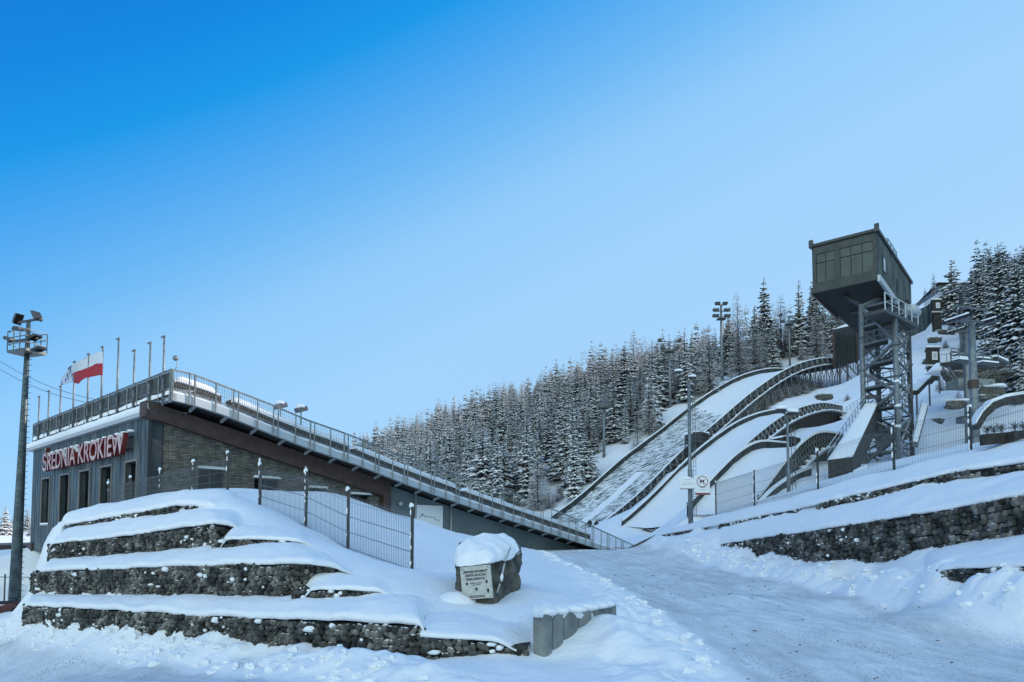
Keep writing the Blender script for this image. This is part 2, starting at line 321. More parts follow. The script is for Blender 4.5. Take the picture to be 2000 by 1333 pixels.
# forested hill
for a in [(1060, 992, 122), (960, 985, 125), (850, 1000, 130), (700, 1010, 135), (1115, 975, 118), (1210, 890, 130), (1310, 808, 141), (1400, 762, 152), (1500, 728, 168),
          (690, 915, 330), (760, 885, 315), (850, 838, 300), (950, 820, 295), (1080, 778, 280), (1160, 752, 268), (1230, 738, 256), (1300, 722, 242), (1400, 705, 218), (1500, 690, 200), (1600, 672, 192)]: cp(*a)
for a in [(690, 985, 390), (850, 880, 370), (1080, 840, 355), (1300, 770, 315), (1500, 730, 280), (1750, 680, 270)]: cp(*a)
cw(-150, 330, 6); cw(-150, 150, 3); cw(-70, 200, 5); cw(-200, 400, 5); cw(-60, 320, 18); cw(-200, 60, -2); cw(-200, -60, -6)
for a in [(1640, 766, 132), (1580, 852, 82), (1635, 832, 87), (1690, 908, 62), (1785, 905, 62), (1740, 915, 60), (1870, 872, 40), (1905, 872, 35), (1800, 885, 50), (1700, 800, 92), (1810, 765, 90), (1830, 722, 108), (1960, 725, 105), (1990, 790, 70),
          (1900, 655, 138), (1830, 630, 145), (1870, 606, 165), (1700, 660, 185), (2000, 640, 150), (1860, 590, 190), (2000, 575, 195), (2150, 600, 140), (2100, 720, 90), (1760, 690, 130)]: cp(*a)
cw(110, 60, 32); cw(116, 150, 50); cw(180, 150, 100); cw(260, 150, 140); cw(260, 30, 110); cw(150, 20, 48); cw(70, 10, 16); cw(30, 0, 4); cw(60, -40, 8); cw(260, 300, 150); cw(160, 300, 100); cw(380, 200, 190); cw(380, 500, 180); cw(200, 450, 70); cw(60, 430, 40)  # slope right of the frame, added unseen and raised to block the sun
CP = np.array(CP); MQC = .4
def phi(d2): return np.sqrt(d2 + MQC*MQC)
_n = len(CP); _A = np.zeros((_n+3, _n+3)); _d2 = ((CP[:, None, :2]-CP[None, :, :2])**2).sum(-1)
_A[:_n, :_n] = phi(_d2) - np.eye(_n)*.08; _A[:_n, _n] = 1; _A[_n, :_n] = 1; _A[:_n, _n+1:] = CP[:, :2]; _A[_n+1:, :_n] = CP[:, :2].T
_w = np.linalg.solve(_A, np.concatenate([CP[:, 2], [0, 0, 0]]))
def base_z(x, y):
    x = np.atleast_1d(np.asarray(x, float)); y = np.atleast_1d(np.asarray(y, float)); sh = x.shape; x = x.ravel(); y = y.ravel(); out = np.zeros(len(x))
    for s in range(0, len(x), 8000):
        xx = x[s:s+8000]; yy = y[s:s+8000]
        out[s:s+8000] = phi((xx[:, None]-CP[None, :, 0])**2+(yy[:, None]-CP[None, :, 1])**2) @ _w[:_n] + _w[_n] + _w[_n+1]*xx + _w[_n+2]*yy
    return out.reshape(sh)
def bz(x, y): return float(base_z(x, y)[0])
def gp(px, py, D):            # ground point on pixel near depth D
    best = None
    for k in range(60):
        d = D*(.7+.6*k/59); p = at(px, py, d); e = abs(p.z-bz(p.x, p.y))/(1+.1*abs(d-D))
        if best is None or e < best[0]: best = (e, p)
    return best[1]
def seg_dist(x, y, P):        # distance to a polyline, side sign and arc parameter
    best = np.full(x.shape, 1e9); sg = np.zeros(x.shape); zz = np.zeros(x.shape)
    for a, b in zip(P[:-1], P[1:]):
        ax, ay = a[0], a[1]; dx, dy = b[0]-ax, b[1]-ay; l2 = dx*dx+dy*dy
        t = np.clip(((x-ax)*dx+(y-ay)*dy)/l2, 0, 1); ex = x-ax-t*dx; ey = y-ay-t*dy; d = np.hypot(ex, ey)
        m = d < best; best = np.where(m, d, best); sg = np.where(m, np.sign(dx*ey-dy*ex), sg)
    return best, sg
A_line = [at(*a) for a in FA]
roadL = [at(*a) for a in [(1050, 1077, 46), (1180, 1130, 24.5), (1290, 1200, 14.6), (1370, 1275, 10.2), (1440, 1333, 8.1)]]; roadL.append(V(2.2, 6.5, 0)); roadL.append(V(1.0, 5.2, 0))
roadR = [at(*a) for a in [(1245, 1073, 54), (1400, 1105, 33), (1600, 1150, 21.5), (2000, 1240, 12.1)]]; roadR.append(V(14, 9, 0)); roadR.append(V(30, 5, 0))
front = [V(-60, 26, 0), at(0, 1240, 19.5), at(250, 1268, 13.8), at(450, 1300, 10.8), at(640, 1335, 8.6), V(-.6, 6.2, 0), V(1.0, 5.2, 0)]
def inpoly(x, y, P):
    c = np.zeros(x.shape, bool); n = len(P)
    for i in range(n):
        x1, y1 = P[i][0], P[i][1]; x2, y2 = P[(i+1) % n][0], P[(i+1) % n][1]
        if y1 == y2: continue
        c ^= ((y1 > y) != (y2 > y)) & (x < (x2-x1)*(y-y1)/(y2-y1)+x1)
    return c
road_poly = [p for p in front] + list(reversed(roadL[:-1])) + roadR + [V(30, -12, 0), V(-60, -12, 0)]
def ground_z(x, y):
    z = base_z(x, y); x = np.asarray(x, float); y = np.asarray(y, float)
    # the ground drops away beyond the left ends of the terraces
    xe = np.interp(y, [17, 19, 20.5, 22, 25, 34], [-12.2, -13.75, -14.6, -15.1, -16.9, -22.5]); lo = np.interp(y, [17, 19, 24, 30, 36, 44], [-.6, -.75, -1.0, -1.5, -2.1, .6])
    kk = np.clip((xe-x)/.5, 0, 1); kk = kk*kk*(3-2*kk)*np.clip((y-17)/1.5, 0, 1)*(y < 40)*(x > -50); z = z*(1-kk)+np.minimum(z, lo)*kk
    inr = inpoly(x, y, road_poly)
    dl, _ = seg_dist(x, y, roadL); dr, _ = seg_dist(x, y, roadR); df, _ = seg_dist(x, y, front)
    d = np.minimum(np.minimum(dl, dr), df); sd = np.where(inr, -d, d)
    z = z - .07*np.clip(.5-sd/.5, 0, 1)*(y < 60)
    dA, _ = seg_dist(x, y, A_line); calm = np.clip(dA/.9, .2, 1)
    lump = calm*fbm(x, y, .7, 3, 3); lump2 = fbm(x, y, .3, 2, 9)
    # ploughed banks on both sides of the road
    k = np.clip(1-(y-45)/15, 0, 1)
    bank = lambda dd, c, wd: np.exp(-((dd-c)/wd)**2)
    out = np.clip(.5+sd/.5, 0, 1); out = out*out*(3-2*out)
    z = z + out*k*bank(dr, .55, .4)*(.2+.1*lump+.05*lump2)
    z = z + out*k*bank(df, .75, .5)*(.15+.10*lump+.05*lump2)*np.clip((3-x)/2, 0, 1)
    z = z + out*k*bank(dl, .9, .6)*(.13+.11*lump+.05*lump2)*np.clip((22-y)/8, 0, 1)
    rough = np.clip(1.5-d/1.3, 0, 1)*out*k
    z = z + rough*(.045*lump+.035*lump2)
    z = z + calm*out*(.05*fbm(x, y, 2.5, 3, 21)) - .07*np.exp(-(dA/.5)**2) + .004*lump2
    z = z + (1-out)*k*(+.012*vnoise(np.minimum(dl, 40)/.2, y*.1, 61)+.006*fbm(x, y, .22, 3, 62))*np.clip(-sd/.5, 0, 1)
    z = z - (1-out)*(.018*np.exp(-((np.minimum(dl, dr)-1.5)/.35)**2)+.012*fbm(x*3, y*.4, 1.2, 3, 33))
    return z
def gz(x, y): return float(ground_z(np.array([x]), np.array([y]))[0])
def axis(segs):
    out = [segs[0][0]]
    for a, b, st in segs:
        n = max(1, int(round((b-a)/st))); out += list(a+(b-a)*np.arange(1, n+1)/n)
    return np.array(out)
xs = axis([(-60, -16, .5), (-16, 5, .08), (5, 12, .12), (12, 24, .22), (24, 46, .6)])
ys = axis([(-12, 5, .8), (5, 14, .07), (14, 22, .1), (22, 36, .22), (36, 64, .5)])
X, Y = np.meshgrid(xs, ys, indexing='ij'); Z = ground_z(X, Y)
P = np.stack([X, Y, Z], -1).reshape(-1, 3); n, m = X.shape
cx = (X[:-1, :-1]+X[1:, 1:])/2; cy = (Y[:-1, :-1]+Y[1:, 1:])/2
rm = inpoly(cx, cy, road_poly) & (cy < 57)
fr = grid_faces(n, m).reshape(n-1, m-1, 4)
def compact(P, f):
    u, inv = np.unique(f, return_inverse=True); return P[u], inv.reshape(f.shape)
v1, f1 = compact(P, fr[rm]); me = np_mesh('road', v1, f1, M['road'], True)
_d = np.minimum(np.minimum(seg_dist(v1[:, 0], v1[:, 1], roadL)[0], seg_dist(v1[:, 0], v1[:, 1], roadR)[0]), seg_dist(v1[:, 0], v1[:, 1], front)[0])+.12*fbm(v1[:, 0], v1[:, 1], .8, 4, 91)
_a = me.attributes.new('edge', 'FLOAT', 'POINT'); _a.data.foreach_set('value', (np.clip((_d-.1)/.25, 0, 1)*np.clip((56-v1[:, 1])/6, 0, 1)).astype(np.float32))
_l = seg_dist(v1[:, 0], v1[:, 1], roadL)[0]; _f = seg_dist(v1[:, 0], v1[:, 1], front)[0]; _mx = np.clip((v1[:, 0]-.5)/2, 0, 1); _tk = .5+.32*(_mx*fbm(_l, v1[:, 1]*.09, .3, 4, 61)+(1-_mx)*fbm(_f, v1[:, 0]*.09, .3, 4, 63))+.2*fbm(v1[:, 0], v1[:, 1], 1.6, 3, 64)
_a = me.attributes.new('track', 'FLOAT', 'POINT'); _a.data.foreach_set('value', np.clip(_tk, 0, 1).astype(np.float32))
o = link('road', me); tag(o, kind='structure')
v1, f1 = compact(P, fr[~rm]); o = link('snow_ground', np_mesh('snow_ground', v1, f1, M['snow'], True)); tag(o, kind='structure')
# far terrain
xs = axis([(-700, -150, 25), (-150, 120, 2.5), (120, 420, 6)]); ys = axis([(-60, 40, 8), (40, 240, 2.5), (240, 420, 4), (420, 800, 25)])
X, Y = np.meshgrid(xs, ys, indexing='ij'); Z = base_z(X, Y)
fl = np.clip((np.abs(X+100)-200)/200, 0, 1)
Z = Z + np.where((Y > 70), .5*fbm(X, Y, 9, 4, 5), 0)
Z = np.where(X < -150, np.clip(Z, -12, 12), Z)
P = np.stack([X, Y, Z-.02], -1).reshape(-1, 3); n, m = X.shape
cx0 = X[:-1, :-1]; cx1 = X[1:, 1:]; cy0 = Y[:-1, :-1]; cy1 = Y[1:, 1:]
ins = (cx0 > -57) & (cx1 < 43) & (cy0 > -12) & (cy1 < 61)
v1, f1 = compact(P, grid_faces(n, m).reshape(n-1, m-1, 4)[~ins]); o = link('hillside', np_mesh('hillside', v1, f1, M['snow'], True)); tag(o, kind='structure')
# ------------------------------------------------------------------ stone walls
def ico():
    import bmesh
    bm = bmesh.new(); bmesh.ops.create_icosphere(bm, subdivisions=1, radius=1)
    bm.verts.ensure_lookup_table(); v = np.array([q.co[:] for q in bm.verts]); f = np.array([[q.index for q in g.verts] for g in bm.faces]); bm.free(); return v, f
ICV, ICF = ico()
def resample(L, step):
    L = [np.array(p[:]) for p in L]; out = [L[0]]
    s = [0]
    for a, b in zip(L[:-1], L[1:]): s.append(s[-1]+np.linalg.norm((b-a)[:2]))
    n = max(2, int(s[-1]/step)); t = np.linspace(0, s[-1], n+1); A = np.array(L)
    return np.stack([np.interp(t, s, A[:, k]) for k in range(3)], -1), t
def stone_wall(foot, top, size, label, out=.0, group=None, thick=.5, ret=True):
    foot = [Vector(p) for p in foot]; top = [Vector(p) for p in top]
    if ret:   # short return leg at the left end, going back into the slope
        foot = [foot[0]+V(-.3, 2.6, -.4)]+foot; top = [top[0]+V(-.3, 2.6, .15)]+top
    Fp, t = resample(foot, .12); Tz = np.interp(np.linspace(0, 1, len(Fp)), np.linspace(0, 1, len(resample(top, .12)[0])), resample(top, .12)[0][:, 2])
    root = empty('stone_wall', tuple(Fp[len(Fp)//2])); tag(root, label, 'stone wall', group)
    d = np.gradient(Fp[:, :2], axis=0); d /= np.linalg.norm(d, axis=1)[:, None]+1e-9
    nrm = np.stack([d[:, 1], -d[:, 0]], -1)      # towards the camera for left-to-right lines
    L = t[-1]; VS = []; FS = []; k = 0; rg = np.random.default_rng(abs(hash(label)) % 1000 if False else int(L*977) % 9973)
    rows = int(max(Tz-Fp[:, 2]+.25)/(size*.86))+1
    for r in range(rows):
        s = rg.uniform(0, size)
        while s < L:
            wd = size*rg.uniform(.7, 1.6); sc = s+wd/2; s += wd*.93
            if sc > L: break
            bx = np.interp(sc, t, Fp[:, 0]); by = np.interp(sc, t, Fp[:, 1]); b0 = np.interp(sc, t, Fp[:, 2])-.2; tz = np.interp(sc, t, Tz)
            zz = b0+size*.86*(r+.5)+rg.normal(0, size*.12)
            if zz > tz-size*.42: continue
            nx = np.interp(sc, t, nrm[:, 0]); ny = np.interp(sc, t, nrm[:, 1])
            v = np.sign(ICV)*np.abs(ICV)**.6*(1+rg.normal(0, .17, (len(ICV), 1)))
            v = v*np.array([wd*.56, size*rg.uniform(.35, .6), size*rg.uniform(.42, .62)])
            a = rg.normal(0, .35); ca, sa = math.cos(a), math.sin(a); v = np.stack([v[:, 0]*ca-v[:, 2]*sa, v[:, 1], v[:, 0]*sa+v[:, 2]*ca], -1)
            tx, ty = -ny, nx
            o_ = out+rg.normal(0, size*.14)
            w_ = np.stack([bx+v[:, 0]*tx+(v[:, 1]+o_)*nx, by+v[:, 0]*ty+(v[:, 1]+o_)*ny, zz+v[:, 2]], -1)
            VS.append(w_); FS.append(ICF+k*len(ICV)); k += 1
    sb = MB()      # snow that stuck to the face
    for q in range(int(L*4.5)):
        sc = rg.uniform(0, L); bx, by, b0, tz = [np.interp(sc, t, a_) for a_ in (Fp[:, 0], Fp[:, 1], Fp[:, 2], Tz)]; nx = np.interp(sc, t, nrm[:, 0]); ny = np.interp(sc, t, nrm[:, 1])
        if math.sin(sc*1.7+L)+math.sin(sc*.6) < .1: continue
        zz = b0+(tz-b0)*rg.uniform(.05, .95); s_ = .1*rg.uniform(.15, .75)**1.3; sb.blob((bx+nx*(size*.42+out), by+ny*(size*.42+out), zz), s_, (rg.uniform(.8, 1.8), .6, rg.uniform(.5, 1)), q, .25, 7, 5)
    if sb.v: sb.build('stuck_snow', M['snow'], root, smooth=True)['kind'] = 'stuff'
    link('stones', np_mesh('stones', np.concatenate(VS), np.concatenate(FS), M['stone']), root)
    mb = MB()      # dark packed core behind the face
    for i in range(len(Fp)-1):
        a, b = Fp[i], Fp[i+1]; na = nrm[i]; nb = nrm[i+1]; za, zb = Tz[i]-.05, Tz[i+1]-.05
        q = lambda p, nn, o_, z: (p[0]+nn[0]*o_, p[1]+nn[1]*o_, z)
        vs = [q(a, na, -.03, a[2]-.3), q(b, nb, -.03, b[2]-.3), q(b, nb, -.03, zb), q(a, na, -.03, za), q(a, na, -thick, a[2]-.3), q(b, nb, -thick, b[2]-.3), q(b, nb, -thick, zb), q(a, na, -thick, za)]
        mb.add(vs, [(0, 1, 2, 3), (3, 2, 6, 7), (5, 4, 7, 6)])
    mb.build('wall_core', M['core'], root)
    return root
def terrace(front_l, back_l, seed, lip=.09, fluff=.03, label=None, step=.11, noise=.035, endl=True, endr=True, over=.07):
    A, _ = resample(front_l, step); n = len(A); B0, _ = resample(back_l, step)
    B = np.stack([np.interp(np.linspace(0, 1, n), np.linspace(0, 1, len(B0)), B0[:, k]) for k in range(3)], -1)
    W = np.linalg.norm((B-A)[:, :2], axis=1).mean(); m = max(8, int(W/.12))+5
    G = np.zeros((n, m, 3)); d = (B-A); dn = d[:, :2]/(np.linalg.norm(d[:, :2], axis=1)[:, None]+1e-9)
    us = [0, 0, .0, .015, .05]+list(np.linspace(.1, 1.02, m-5)); offs = [.1, -over, -over*1.3, -over, -.02]+[0]*(m-5); zo = [-.03, -.02, lip*.4, lip*.85, lip]+[lip]*(m-5)
    for j in range(m):
        u = us[j]; G[:, j, :] = A+d*u; G[:, j, 0] += dn[:, 0]*offs[j]; G[:, j, 1] += dn[:, 1]*offs[j]
        G[:, j, 2] += zo[j]*(1-max(0, u)**2)+fluff*math.sin(math.pi*min(1, max(0, u)))
    nz = fbm(G[..., 0], G[..., 1], .9, 4, seed); nz2 = fbm(G[..., 0]*3, G[..., 1]*3, .5, 3, seed+5)
    wgt = np.array([.3, .6, 1, 1, 1]+[1]*(m-5))[None, :]
    G[..., 2] += wgt*(noise*nz+noise*.35*nz2)
    fl = fbm(A[:, 0], A[:, 1], .5, 3, seed+8)[:, None]*np.array([.0, .035, .045, .03, .01]+[0]*(m-5))[None, :]
    G[..., 0] -= fl*dn[:, 0][:, None]; G[..., 1] -= fl*dn[:, 1][:, None]
    # round the ends down
    arc = np.arange(n)*step
    e = np.zeros(n)
    if endl is True: e = np.maximum(e, 1-np.clip(arc/.45, 0, 1))
    G[..., 2] -= ((1-np.sqrt(np.clip(1-e**2, 0, 1)))*.45)[:, None]
    if endl == 'b':
        q = np.clip(arc/.5, 0, 1); q = (q*q*(3-2*q))[:, None]; gg = ground_z(G[..., 0], G[..., 1])-.02; G[..., 2] = G[..., 2]*q+gg*(1-q)
    if endr:     # the right end runs out into the open snow
        q = np.clip(arc[::-1]/.5, 0, 1); q = (q*q*(3-2*q))[:, None]; gg = ground_z(G[..., 0], G[..., 1])-.02; G[..., 2] = G[..., 2]*q+gg*(1-q)
    o = link('snow_terrace', np_mesh('snow_terrace', G.reshape(-1, 3), grid_faces(n, m)[:, ::-1], M['snow'], True)); tag(o, kind='structure')
    return o
def pts(L): return [at(*a) for a in L]
# left mound
stone_wall(pts(FA[:5])+[at(835, 1287, 9.9)], pts([(45, 1181, 19), (200, 1189, 16), (400, 1201, 13.3), (600, 1208, 11.2), (820, 1217, 9.9), (835, 1236, 9.9)]), .105, 'long low wall of grey fieldstone beside the road, lowest tier of the left mound')
stone_wall([at(822, 1290, 9.85), at(930, 1278, 9.7), at(1030, 1266, 9.6)], [at(822, 1240, 9.85), at(930, 1247, 9.7), at(1030, 1256, 9.6)], .1, 'short half buried end of the stone wall next to the grey concrete posts', ret=False)
stone_wall(pts(FB[:4])+[at(655, 1112, 12.9)], pts([(75, 1117, 20.5), (200, 1110, 17.8), (400, 1103, 14.6), (603, 1099, 12.5), (655, 1106, 12.8)]), .105, 'tall dark stone wall, second tier up on the left mound')
stone_wall([at(567, 1166, 12.3), at(650, 1170, 12), at(735, 1157, 11.8)], [at(567, 1146, 12.3), at(650, 1150, 12), at(735, 1155, 11.8)], .09, 'short sliver of stone wall right of the second tier', ret=False)
stone_wall(pts(FC[:3])+[at(448, 1030, 16.3)], pts([(95, 1062, 22), (250, 1045, 19), (418, 1020, 16), (448, 1025, 16.2)]), .11, 'stone wall with snow flecks, third tier up on the left mound')
stone_wall([at(412, 1066, 15.6), at(500, 1063, 15.2), at(575, 1058, 15)], [at(412, 1052, 15.6), at(500, 1053, 15.2), at(575, 1056, 15)], .09, 'thin strip of stones under snow right of the third tier', ret=False)
stone_wall([at(135, 1030, 23.5), at(250, 1014, 21), at(345, 1000, 19)], [at(135, 1024, 23.5), at(250, 1004, 21), at(345, 986, 19)], .1, 'narrow line of dark stones near the top of the left mound', ret=False)
stone_wall([at(361, 999, 18.8), at(412, 994, 18.2)], [at(361, 984, 18.8), at(412, 992, 18.2)], .09, 'small dark stone wedge at the crest of the left mound', ret=False)
TA = pts([(45, 1181, 19), (200, 1189, 16), (400, 1201, 13.3), (600, 1208, 11.2), (820, 1217, 9.9)])
terrace(TA+[at(838, 1238, 9.95), at(880, 1252, 10.0)], pts([(58, 1160, 20.6), (200, 1163, 17.8), (400, 1162, 14.6), (560, 1162, 12.8), (735, 1157, 11.9), (860, 1170, 12.2)]), 11)
terrace([at(822, 1240, 9.85), at(930, 1247, 9.7), at(1040, 1258, 9.6)], [at(840, 1195, 11.4), at(930, 1200, 11.4), at(1080, 1215, 11.0)], 12, lip=.05, endl=False)
terrace(pts([(75, 1117, 20.5), (200, 1110, 17.8), (400, 1103, 14.6), (603, 1099, 12.5), (655, 1106, 12.8), (705, 1120, 13)]), pts([(93, 1091, 22.1), (250, 1083, 19), (420, 1066, 16), (570, 1059, 15), (650, 1085, 14)]), 13)
terrace([at(567, 1146, 12.3), at(650, 1150, 12), at(735, 1155, 11.8), at(790, 1166, 11.9)], [at(600, 1105, 13.6), at(680, 1112, 13.6), at(770, 1125, 13.6)], 14, lip=.05, endl='b')
terrace(pts([(95, 1062, 22), (250, 1045, 19), (418, 1020, 16), (448, 1025, 16.2), (490, 1036, 16.6)]), pts([(125, 1032, 23.6), (250, 1012, 21), (400, 993, 18), (480, 1000, 18)]), 15)
terrace([at(412, 1052, 15.6), at(500, 1053, 15.2), at(580, 1057, 15), at(625, 1066, 15)], [at(440, 1022, 17), at(520, 1026, 17), at(610, 1040, 17)], 16, lip=.05, endl='b')
terrace([at(118, 1026, 23.8), at(250, 1004, 21), at(345, 986, 19), at(412, 990, 18.2), at(415, 992, 18.2), at(470, 1000, 18.4)], [at(120, 1012, 25), at(210, 988, 24.8), at(310, 973, 23.8), at(370, 964, 21.8), at(470, 962, 21)], 17, lip=.12, fluff=.16)
# right bank
stone_wall(pts(GA), [at(1410, 1062, 36.5), at(1500, 1048, 29.5), at(1590, 1036, 24.5), at(1780, 1006, 19.3), at(2000, 966, 16), at(2140, 940, 14.5)], .16, 'big dark masonry wall flecked with snow along the right bank of the road', ret=False)
stone_wall([at(1295, 1050, 52), at(1335, 1042, 46.5), at(1380, 1034, 41.5)], [at(1295, 1044, 52), at(1335, 1036, 46.5), at(1380, 1029, 41.5)], .14, 'short far piece of dark wall edge at the foot of the middle slope', ret=False)
stone_wall([at(1403, 1030, 38.8), at(1500, 1012, 32.4), at(1577, 996, 28.4)], [at(1403, 1025, 38.8), at(1500, 1005, 32.4), at(1577, 990, 28.4)], .12, 'thin middle piece of the upper wall on the right bank below the mesh fence', ret=False)
stone_wall([at(1592, 997, 27.3), at(1700, 972, 24.2), at(1848, 946, 21.2), at(2000, 922, 19), at(2140, 900, 17.3)], [at(1592, 985, 27.3), at(1700, 960, 24.2), at(1848, 925, 21.2), at(2000, 903, 19), at(2140, 882, 17.3)], .15, 'upper dark stone wall at the right edge just below the mesh fence', ret=False)
stone_wall(pts(GC), [at(1825, 1111, 15.6), at(1910, 1108, 14.3), at(2000, 1103, 13.2), at(2140, 1098, 12.0)], .12, 'low stone wall stub at the lower right edge above the snow bank', ret=False)
terrace([at(1405, 1063, 36.7), at(1500, 1048, 29.5), at(1590, 1036, 24.5), at(1780, 1006, 19.3), at(2000, 966, 16), at(2140, 940, 14.5)], [at(1405, 1031, 38.5), at(1500, 1012, 32), at(1600, 994, 27.2), at(1800, 950, 22), at(2000, 919, 19), at(2140, 899, 17.3)], 21, step=.16, lip=.12)
terrace([at(1290, 1045, 52.4), at(1403, 1025, 38.9), at(1500, 1005, 32.4), at(1592, 986, 27.3), at(1700, 960, 24.2), at(1848, 925, 21.2), at(2000, 903, 19), at(2140, 882, 17.3)], [at(1325, 1032, 53.5), at(1385, 1009, 43), at(1473, 986, 35.2), at(1597, 959, 30.2), at(1745, 921, 26.7), at(2000, 865, 22.2), at(2200, 831, 19.7)], 22, step=.16, lip=.12)
terrace([at(1820, 1112, 15.7), at(1910, 1108, 14.3), at(2000, 1103, 13.2), at(2140, 1098, 12.0)], [at(1790, 1080, 19), at(1880, 1062, 17.6), at(2000, 1046, 15.9), at(2140, 1025, 14.4)], 23, step=.16, lip=.08)

# ------------------------------------------------------------------ ploughed clods along the road edges
mb = MB(); rr = random.Random(8)
for P, n, lo, hi in ((roadR[:4], 260, -.25, 1.3), (front[1:6], 210, -.3, .9), (roadL[:5], 150, -.2, .8)):
    A_, t_ = resample(P, .1)
    for _ in range(n):
        i = rr.randrange(len(A_)-1); a, b = A_[i], A_[i+1]; d = (b-a)[:2]; d = d/(np.linalg.norm(d)+1e-9); o = rr.triangular(lo, hi, .25); nx, ny = -d[1], d[0]
        x0, y0 = a[0]+nx*o, a[1]+ny*o
        if inpoly(np.array([x0]), np.array([y0]), road_poly)[0] and o > .1: x0, y0 = a[0]-nx*o, a[1]-ny*o
        if y0 > 40 or y0 < 7: continue
        s_ = rr.uniform(.02, .075)**1.0*(1+.02*y0); mb.blob((x0, y0, gz(x0, y0)+s_*.15), s_, (rr.uniform(.8, 1.5), rr.uniform(.8, 1.4), rr.uniform(.5, .9)), _, .28, 7, 5)
o = mb.build('snow_clods', M['snow']); tag(o, 'loose ploughed lumps of snow along the road edges', 'snow lumps', kind='stuff')
mb = MB()
for _ in range(240):
    x0, y0 = rr.uniform(-3, 11), rr.uniform(8.3, 30)
    if not inpoly(np.array([x0]), np.array([y0]), road_poly)[0]: continue
    s_ = rr.uniform(.006, .016)*(1+.03*y0); mb.blob((x0, y0, gz(x0, y0)+s_*.3), s_, (rr.uniform(.8, 2.2), 1, .6), _, .3, 6, 4)
o = mb.build('road_grit', M['rock']); tag(o, 'dark grit and crumbs scattered on the packed snow of the road', 'grit', kind='stuff')
# ------------------------------------------------------------------ grandstand building
P0 = V(-15.7, 30, 0); U = V(.673, .740, 0).normalized(); W_ = V(-.740, .673, 0).normalized(); ZZ = V(0, 0, 1)
def spx(px, py, off=0):      # pixel on the side wall plane -> (t, z)
    p = onplane(px, py, P0 - W_*off, -W_); return (p-P0).dot(U), p.z
def fpx(px, py, off=0):      # pixel on the facade plane -> (d, z)
    p = onplane(px, py, P0 - U*off, -U); return (p-P0).dot(W_), p.z
def S(t, z, off=0): return P0 + U*t - W_*off + ZZ*z
def Fc(d, z, off=0): return P0 + W_*d - U*off + ZZ*z
def lin(L): L = sorted(L); a = np.array(L); return lambda t: float(np.interp(t, a[:, 0], a[:, 1])) if t >= a[0, 0] else float(a[0, 1]+(t-a[0, 0])*(a[1, 1]-a[0, 1])/(a[1, 0]-a[0, 0]))
OV = 1.5
rail_z = [spx(x, y, OV) for x, y in [(335, 722), (375, 731), (430, 752), (530, 791), (600, 821), (680, 849), (805, 900), (930, 939), (1095, 1001), (1155, 1028), (1238, 1066)]]
fas_z = [spx(x, y, OV) for x, y in [(334, 781), (380, 792), (425, 806), (487, 830), (550, 856), (625, 884), (700, 909), (805, 950), (892, 981), (980, 1011), (1168, 1072)]]
railz, fasz = lin(rail_z), lin(fas_z); T0 = rail_z[0][0]; TE = rail_z[-1][0]; TF = fas_z[-1][0]
ZB = .4
root = empty('grandstand_building', tuple(S(0, 1.2))); tag(root, 'long wedge shaped grandstand with grey metal front, brick side and railed sloping roof deck', 'building')
BL = root
WD = 19.6
beam_top = lin([spx(x, y, .35) for x, y in [(289, 783), (764, 942)]]); tB, _ = spx(764, 942, .35)
beam_bot = lin([spx(x, y, .35) for x, y in [(303, 818), (750, 969)]]); tB2, _ = spx(748, 968, .35)
def zg(t, off=0): p = S(t, 0, off); return bz(p.x, p.y)
# brick side with openings
def wall_strip(mb, t0, t1, zlo, zhi, wins, th=.45, off=0, step=1.5):
    ks = sorted(set([t0, t1]+[w[0] for w in wins]+[w[1] for w in wins]+list(np.arange(t0, t1, step))))
    for a, b in zip(ks[:-1], ks[1:]):
        if b-a < 1e-3: continue
        c = (a+b)/2; wn = [w for w in wins if w[0] <= c <= w[1]]
        spans = [(zlo, zlo, zhi(a), zhi(b))] if not wn else [(zlo, zlo, wn[0][2], wn[0][2]), (wn[0][3], wn[0][3], zhi(a), zhi(b))]
        for z0a, z0b, z1a, z1b in spans:
            if z1a-z0a < .01 and z1b-z0b < .01: continue
            mb.prism([S(a, z0a, off), S(b, z0b, off), S(b, z1b, off), S(a, z1a, off)], W_*th)
wins = []
for a, b in [((388, 912), (440, 922)), ((497, 931), (545, 939)), ((605, 951), (637, 957)), ((686, 963), (722, 970))]:
    t0, z0 = spx(*a); t1, z1 = spx(*b); wins.append((t0, t1, min(z0, z1)-2.2, (z0+z1)/2))
tb0, _ = spx(320, 850); bt = lambda t: beam_bot(t)+.15
mb = MB(); wall_strip(mb, tb0, tB2, ZB, bt, wins)
mbk = bpy.data.materials.new('brick'); mbk.use_nodes = True; N = mbk.node_tree.nodes; L = mbk.node_tree.links
tc = N.new('ShaderNodeTexCoord'); dn = N.new('ShaderNodeVectorMath'); dn.operation = 'DOT_PRODUCT'; dn.inputs[1].default_value = U; L.new(tc.outputs['Object'], dn.inputs[0])
sx = N.new('ShaderNodeSeparateXYZ'); L.new(tc.outputs['Object'], sx.inputs[0]); cb = N.new('ShaderNodeCombineXYZ'); L.new(dn.outputs['Value'], cb.inputs[0]); L.new(sx.outputs[2], cb.inputs[1])
br = N.new('ShaderNodeTexBrick'); L.new(cb.outputs[0], br.inputs[0]); br.inputs['Scale'].default_value = 1; br.inputs['Brick Width'].default_value = .32; br.inputs['Row Height'].default_value = .075; br.inputs['Mortar Size'].default_value = .012
br.inputs['Color1'].default_value = (.19, .175, .14, 1); br.inputs['Color2'].default_value = (.075, .07, .06, 1); br.inputs['Mortar'].default_value = (.045, .045, .04, 1); br.inputs['Bias'].default_value = -.1
nn = N.new('ShaderNodeTexNoise'); nn.inputs['Scale'].default_value = 3.5; nn.inputs['Detail'].default_value = 5; L.new(cb.outputs[0], nn.inputs[0])
